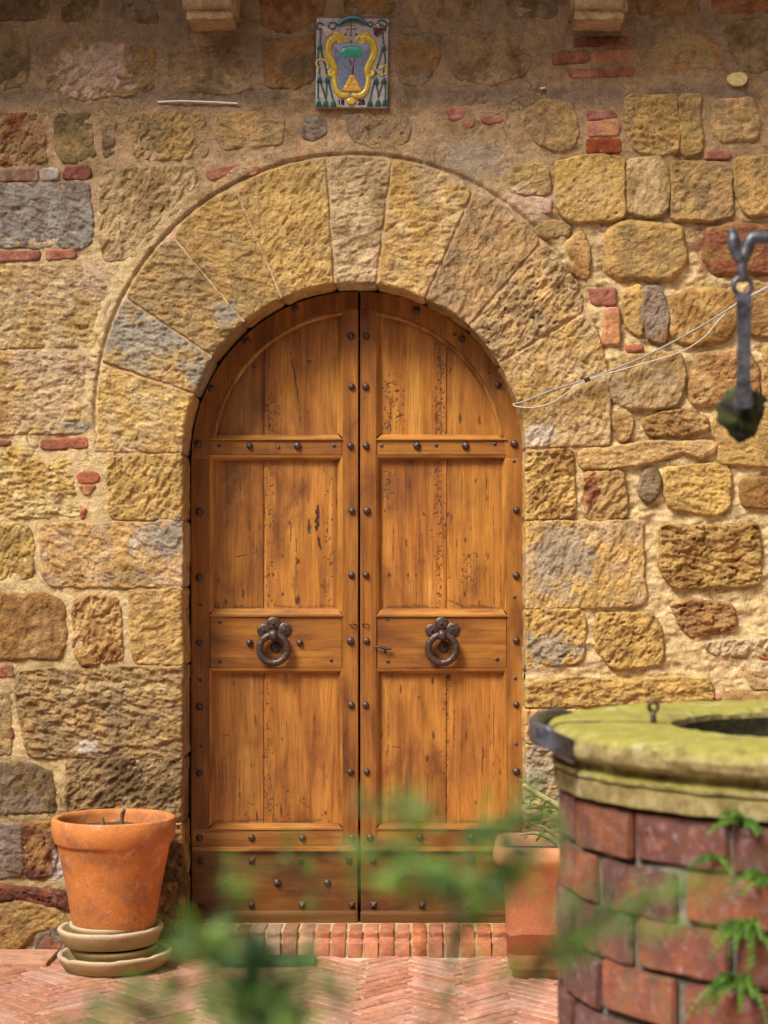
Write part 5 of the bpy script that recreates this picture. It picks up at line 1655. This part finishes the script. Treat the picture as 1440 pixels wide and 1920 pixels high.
# ------------------------------------------------------------------ the well
WD = 3.67; WY = WD - D
WX = .885
WTOP = EYE - (1352 - PY) * WD / F
WR = .61
well = empty('brick_well', (WX, WY, 0), 'round red brick well with a mossy stone rim at right', 'well')
stone_h = .128
zb_ = WTOP - stone_h
wmo, nt, b = new_mat('well_mortar')
pp = position(nt)
nt.links.new(ramp(nt, noise(nt, pp, 20, 5, .7), [(.3, (.05, .045, .035)), (.55, (.12, .105, .08)), (.75, (.25, .225, .18))]), b.inputs['Base Color']); b.inputs['Roughness'].default_value = .95
bump(nt, b, noise(nt, pp, 70, 4, .7), .5, .006)
link('well_shaft', lathe_mesh('well_shaft', [(WR - .016, 0), (WR - .016, zb_ + .01), (WR - .26, zb_ + .01), (WR - .26, 0)], 96, noise_amp=.004, nf=14), wmo, well)
CP = .102
def curved_brick(w, hgt, name):
    bm = bmesh.new()
    bmesh.ops.create_cube(bm, size=1)
    for v in bm.verts: v.co = Vector((v.co.x * (w), v.co.y * .06, v.co.z * hgt))
    bmesh.ops.subdivide_edges(bm, edges=[e for e in bm.edges if abs(e.verts[0].co.x - e.verts[1].co.x) > w * .5], cuts=5)
    bmesh.ops.bevel(bm, geom=[e for e in bm.edges if e.is_manifold and e.calc_face_angle() > 1.0], offset=.0045, segments=2, affect='EDGES')
    for v in bm.verts:
        x, y, z = v.co
        a = x / WR; r = WR - .03 - y + random.uniform(-.0012, .0012)
        v.co = Vector((math.sin(a) * r, -math.cos(a) * r, z + random.uniform(-.002, .002)))
    me = bm_mesh(name, bm, True); me.set_sharp_from_angle(angle=R(28)); me.materials.append(M_WELLBRICK)
    return me
per = 17
bw = 2 * math.pi * WR / per
bvar = [curved_brick(bw * .94, CP - .012, 'well_brick')] + [curved_brick(bw * random.uniform(.86, .965), CP - random.uniform(.010, .015), 'well_brick') for _ in range(5)]
wcols = [(.30, .10, .06), (.36, .125, .06), (.26, .10, .075), (.24, .115, .10), (.33, .12, .06), (.21, .085, .07)]
zc = zb_ - CP / 2 - .004
course = 0
while zc > -CP / 2:
    off = .5 if course % 2 else 0.0
    off += random.uniform(-.12, .12)
    for k in range(per):
        a = 2 * math.pi * (k + off) / per + random.uniform(-.012, .012)
        o = link('brick', bvar[random.randrange(5)], None, well, (random.uniform(-.004, .004), random.uniform(-.004, .004), zc + random.uniform(-.003, .003)))
        o.rotation_euler = (random.uniform(-.006, .006), random.uniform(-.006, .006), a)
        c = random.choice(wcols); q = random.uniform(.45, .85)
        o.color = (c[0] * q, c[1] * q, c[2] * q, 1)
    zc -= CP; course += 1
RO = .639
prof = [(.40, -.30), (.366, -.035), (.372, -.012), (.388, -.002), (.42, 0), (.50, .002), (.590, .000), (.616, -.005), (.632, -.015), (RO, -.030), (.636, -.046), (.624, -.056), (.606, -.058), (.603, -.066), (.606, -.074), (.614, -.079), (.622, -.080), (.622, -.087), (.614, -.0885), (.614, -.0925), (.619, -.094),
        (.619, -stone_h), (.50, -stone_h), (.44, -.20)]
prof2 = []
for i in range(len(prof)):
    a, b = np.array(prof[i]), np.array(prof[(i + 1) % len(prof)])
    n = max(1, int(np.linalg.norm(b - a) / .014))
    for k in range(n): prof2.append(tuple(a + (b - a) * k / n))
cuts = [R(x) for x in (-178, -114, -52, 8, 68, 126, 182)]
for k in range(6):
    me = lathe_mesh('rim_stone', prof2, 44, cuts[k] + .005, cuts[k + 1] - .005, noise_amp=.0052, nf=22, closed_profile=True, caps=True, seed=k * 11.0)
    me.set_sharp_from_angle(angle=R(33))
    o = link('rim_stone', me, M_MOSSY, well, (0, 0, WTOP + random.uniform(-.002, .002)))

link('well_lining', lathe_mesh('well_lining', [(.362, -.022), (.372, -.30), (.36, -1.2), (0, -1.2)], 72, noise_amp=.006, nf=12), mat_simple('dark_wet_stone', (.055, .05, .02), .8, 0, .6, 18, .8, .01), well, (0, 0, WTOP))

# iron strap round the rim's edge
def strap(name, pts, hgt, th):
    V = []; Fc = []
    n = len(pts)
    for i, p in enumerate(pts):
        t = (pts[min(i + 1, n - 1)] - pts[max(i - 1, 0)]).normalized()
        s = Vector((t.y, -t.x, 0)).normalized() * th / 2
        V += [p + s, p - s, p - s - Vector((0, 0, hgt)), p + s - Vector((0, 0, hgt))]
    for i in range(n - 1):
        for k in range(4): Fc.append((i * 4 + k, i * 4 + (k + 1) % 4, i * 4 + 4 + (k + 1) % 4, i * 4 + 4 + k))
    Fc.append((0, 1, 2, 3)); Fc.append(((n - 1) * 4 + 3, (n - 1) * 4 + 2, (n - 1) * 4 + 1, (n - 1) * 4))
    bm = bmesh.new(); vv = [bm.verts.new(v) for v in V]
    for f in Fc: bm.faces.new([vv[k] for k in f])
    bmesh.ops.recalc_face_normals(bm, faces=bm.faces)
    bmesh.ops.bevel(bm, geom=[e for e in bm.edges if e.is_manifold and e.calc_face_angle() > .8], offset=th * .18, segments=1, affect='EDGES')
    return bm_mesh(name, bm)
zs = WTOP + .012
plan = [(1105, 3.90), (1050, 3.86), (1018, 3.77), (1002, 3.66), (1002, 3.55), (1014, 3.46), (1040, 3.43), (1075, 3.46)]
pts = [Vector(((a - PX) * d / F, d - D, zs)) for a, d in plan]
pts = crom(pts, 5)
o0 = pts[0]
o = link('iron_strap', strap('iron_strap', [q - o0 - Vector((0, 0, (.034 * max(0, i - 28) / 7 + .03 * max(0, 5 - i) / 5))) for i, q in enumerate(pts)], .044, .020), M_IRONB, None, o0)
tag(o, 'curved grey iron strap hooked over the left edge of the well rim', 'iron strap')
# eye bolt
eb = Vector(((1225 - PX) * 3.62 / F, 3.62 - D, WTOP))
ebm = torus_mesh('eye_bolt', .0092, .0042, 20, 8)
Vv = [v.co.copy() + Vector((0, 0, .034)) for v in ebm.vertices]; Ff = [tuple(p.vertices) for p in ebm.polygons]
tube(Vv, Ff, [(0, 0, -.03), (0, 0, .010), (0, 0, .025)], [.007, .0065, .005], 8)
tag(link('eye_bolt', py_mesh('eye_bolt', Vv, Ff, True), M_IRON, None, eb), 'small iron eye bolt standing on the mossy top of the well', 'eye bolt')

# iron crane arm above the well, hook, hanger and mossy pulley
hy = WY
def H(px, py, dd=0.0):
    d = WD + dd
    return Vector(((px - PX) * d / F, d - D, EYE + (PY - py) * d / F))
base = Vector((WX + .50, WY, WTOP))
crane = empty('iron_crane', base, 'iron bracket arm ending in an upturned hook above the well', 'bracket')
link('post', tube_mesh('post', [Vector((0, 0, -.05)), Vector((0, 0, .62)), Vector((0, 0, 1.05))], .018, 10), M_IRONB, crane)
pts = crom([Vector((WX + .50, WY, H(0, 446).z)), H(1560, 446), H(1440, 446), H(1412, 447), H(1404, 458), H(1399, 472), H(1391, 486), H(1384, 478), H(1377, 462), H(1375, 445), H(1370, 430)], 5)
link('arm', tube_mesh('arm', [q - base for q in pts], [.014] * 30 + [.012, .010, .009, .009], 10), M_IRONB, crane)
hb = H(1391, 480)
hang = empty('pulley_hanger', hb, 'grey iron hanger strap with a ring, carrying a dark mossy lump above the well', 'hanger')
link('hook_rod', tube_mesh('hook_rod', crom([H(1391, 474) - hb, H(1392, 500) - hb, H(1391, 528) - hb], 5), [.012, .011, .009], 8), M_IRONB, hang)
rg_ = link('ring', torus_mesh('ring', .0185, .0055, 28, 8), M_IRONB, hang, H(1392, 536) - hb)
ol = [(1381, 554), (1409, 553), (1407, 620), (1406, 700), (1407, 738), (1413, 756), (1408, 766), (1376, 768), (1374, 756), (1380, 740), (1382, 700), (1383, 640)]
link('strap', prism_mesh('strap', [((H(a, b) - hb).x, (H(a, b) - hb).z) for a, b in ol], -.006, .006, .002), M_IRONB, hang)
M_MOSSD = mat_leaf('dark_moss', (.016, .013, .009), (.05, .058, .014), 0.0, .9)
bm = bmesh.new(); bmesh.ops.create_icosphere(bm, subdivisions=4, radius=1)
A = np.array([v.co[:] for v in bm.verts])
nn = 1 + .30 * fbm(A[:, 0] * 1.5 + 2, A[:, 1] * 1.5, A[:, 2] * 1.5 + 5, 2, .5) + .10 * fbm(A[:, 0] * 7, A[:, 1] * 7, A[:, 2] * 7, 2)
for v, k in zip(bm.verts, nn):
    c = v.co * k
    w = 1.0 if c.z > 0 else max(.7, 1 + c.z * .25)
    v.co = Vector((c.x * .050 * w, c.y * .030, c.z * .052 - .006))
link('mossy_lump', bm_mesh('mossy_lump', bm, True), M_MOSSD, hang, H(1391, 768, .05) - hb)
V = []; Fc = []
for k in range(420):
    d_ = Vector((rg.gauss(0, 1), rg.gauss(0, 1), rg.gauss(0, 1))).normalized()
    p_ = Vector((d_.x * .043, d_.y * .030, d_.z * .046)) * rg.uniform(.85, 1.05) + H(1391, 768, .055) - hb
    leaf_mesh(rg, V, Fc, p_, d_ + Vector((rg.uniform(-.6, .6), rg.uniform(-.6, .6), -.2)), Vector((0, -1, .2)), .005, .004)
link('moss_tufts', py_mesh('moss_tufts', V, Fc), M_MOSSD, hang)

# ferns growing out of the well's joints
def fern(px, py, n, size, label, spread=1.0, droop=.6):
    # point on the cylinder facing the camera
    ray = Vector(((px - PX) / F, 1.0, (PY - py) / F))
    ox, oy = -WX, -D - WY
    a_ = ray.x ** 2 + 1; b_ = 2 * (ox * ray.x + oy); c_ = ox * ox + oy * oy - WR ** 2
    t = (-b_ - math.sqrt(max(b_ * b_ - 4 * a_ * c_, 0))) / (2 * a_)
    p0 = Vector((ray.x * t, -D + t, EYE + ray.z * t))
    nrm = Vector((p0.x - WX, p0.y - WY, 0)).normalized()
    root = empty('wall_fern', p0, label, 'fern', 'ferns growing on the well')
    for k in range(n):
        side_ = Vector((-nrm.y, nrm.x, 0))
        a = rg.uniform(-1, 1) * spread
        d0 = (nrm * .75 + side_ * a + Vector((0, 0, rg.uniform(.1, .9)))).normalized()
        L_ = size * rg.uniform(.6, 1.1)
        pts = [Vector((0, 0, 0)), d0 * L_ * .35, d0 * L_ * .7 - Vector((0, 0, L_ * droop * .25)), d0 * L_ - Vector((0, 0, L_ * droop * .7))]
        cp = crom(pts, 8)
        V = []; Fc = []
        tube(V, Fc, cp, [.0013, .0007], 4)
        for i in range(2, len(cp) - 1, 2):
            tdir = (cp[i + 1] - cp[i - 1]).normalized()
            sd = tdir.cross(nrm).normalized()
            for s in (-1, 1):
                leaf_mesh(rg, V, Fc, cp[i], sd * s + tdir * .5 + Vector((rg.uniform(-.3, .3),) * 3) * .4, nrm, size * .10 * (1.1 - i / len(cp)) + .0035, size * .03 + .0018)
        link('frond', py_mesh('frond', V, Fc), M_FERN, root)
fern(1395, 1545, 10, .07, 'small bright fern high on the well just below its stone rim')
fern(1432, 1650, 9, .075, 'fern at the right picture edge halfway down the visible well')
fern(1345, 1610, 4, .055, 'tiny fern sprig on the well left of the other ferns')
fern(1408, 1745, 14, .09, 'trailing fern low on the well above the bottom fern', 1.0, 1.0)
fern(1392, 1850, 16, .10, 'lowest fern at the bottom right corner on the well', 1.0, 1.0)

# ------------------------------------------------------------------ shrub close to the camera
sh_d = 1.10
def C(px, py, d): return Vector(((px - PX) * d / F, d - D, EYE + (PY - py) * d / F))
sroot = Vector((-.03, sh_d - D, 0))
shrub = empty('leafy_shrub', sroot, 'out of focus green leafy shrub in the near foreground at the bottom', 'shrub')
crotch = Vector((-.03, sh_d - D, .92))
link('trunk', tube_mesh('trunk', crom([Vector((0, 0, -.02)), Vector((.012, .01, .4)), Vector((-.005, 0, .7)), crotch - sroot], 6), [.022, .018, .015, .011], 9), M_TWIG, shrub)
twigs = [  # control points in px, depth, fraction where leaves start, number of leaves, leaf length
    ([(560, 2150), (470, 1930), (400, 1800), (370, 1745)], 1.02, .40, 60, .020),
    ([(600, 2150), (540, 1950), (480, 1840), (470, 1790)], 1.00, .40, 60, .021),
    ([(480, 2150), (360, 1960), (280, 1890), (200, 1868)], 1.06, .45, 46, .018),
    ([(640, 2150), (560, 1990), (450, 1890), (320, 1845)], 1.08, .45, 60, .019),
    ([(600, 2150), (560, 1980), (540, 1880), (560, 1810)], 1.04, .45, 40, .020),
    ([(450, 1950), (430, 1800), (440, 1700), (450, 1620)], 1.16, .50, 22, .016),
    ([(560, 1950), (590, 1760), (580, 1660), (530, 1570)], 1.20, .55, 16, .015),
    ([(760, 2150), (820, 1900), (850, 1750), (830, 1650), (740, 1600), (660, 1590)], 1.14, .60, 52, .018),
    ([(760, 2150), (800, 1850), (800, 1640), (760, 1540), (690, 1500)], 1.18, .66, 40, .016),
    ([(840, 1800), (860, 1640), (910, 1560), (1010, 1490)], 1.20, .40, 48, .016),
    ([(850, 1700), (880, 1600), (960, 1545), (1040, 1545)], 1.18, .35, 44, .017),
    ([(850, 1780), (900, 1670), (970, 1610), (1030, 1580)], 1.12, .35, 46, .018),
    ([(840, 1800), (850, 1690), (800, 1640), (690, 1640)], 1.08, .35, 56, .020),
    ([(850, 1740), (840, 1600), (810, 1530), (760, 1480)], 1.22, .50, 26, .015),
    ([(850, 1800), (890, 1720), (930, 1680), (960, 1660)], 1.10, .30, 36, .020),
    ([(900, 2100), (960, 1880), (1060, 1770), (1160, 1710), (1330, 1655)], 1.14, .46, 70, .018),
    ([(900, 2100), (980, 1900), (1060, 1800), (1120, 1750), (1290, 1740)], 1.18, .55, 44, .017),
    ([(1000, 1850), (1040, 1770), (1090, 1690), (1130, 1660)], 1.20, .45, 20, .016),
    ([(800, 2100), (830, 1950), (850, 1860), (900, 1800)], 1.25, .60, 20, .015),
    ([(860, 2100), (920, 1900), (960, 1830), (1000, 1810)], 1.25, .65, 16, .015),
    ([(400, 2150), (280, 1990), (200, 1930), (130, 1915)], 1.08, .55, 24, .017),
    ([(640, 2150), (660, 1960), (640, 1880), (600, 1850)], 1.05, .60, 20, .017),
]
V = []; Fc = []
for (pts, d, f0, n, ll) in twigs:
    d *= .98
    n = int(n * (1.7 if pts[-1][0] < 620 else 1.35)); ll *= .78
    cp = [C(a, b, d + rg.uniform(-.03, .03)) - sroot for a, b in pts]
    if pts[0][1] > 2050: cp = [crotch - sroot] + cp
    cp = crom(cp, 6)
    link('branch', tube_mesh('branch', cp, [.0018, .0011, .0006], 6), M_TWIGG, shrub)
    for k in range(n):
        t = f0 + (1 - f0) * (k + rg.random()) / n
        fi = t * (len(cp) - 1); i = min(int(fi), len(cp) - 2)
        q = cp[i].lerp(cp[i + 1], fi - i)
        td = (cp[i + 1] - cp[i]).normalized()
        q = q + Vector((rg.gauss(0, 1), rg.gauss(0, 1), rg.gauss(0, .5))) * .008
        dv = td * .5 + Vector((rg.gauss(0, 1), rg.gauss(0, 1), rg.gauss(.1, .5))) * .8
        leaf_mesh(rg, V, Fc, q, dv, Vector((rg.uniform(-.5, .5), -.6, 1)), ll * rg.uniform(.7, 1.2), ll * rg.uniform(.26, .42))
fo = link('foliage', py_mesh('foliage', V, Fc), M_LEAF, shrub)
fo['kind'] = 'stuff'
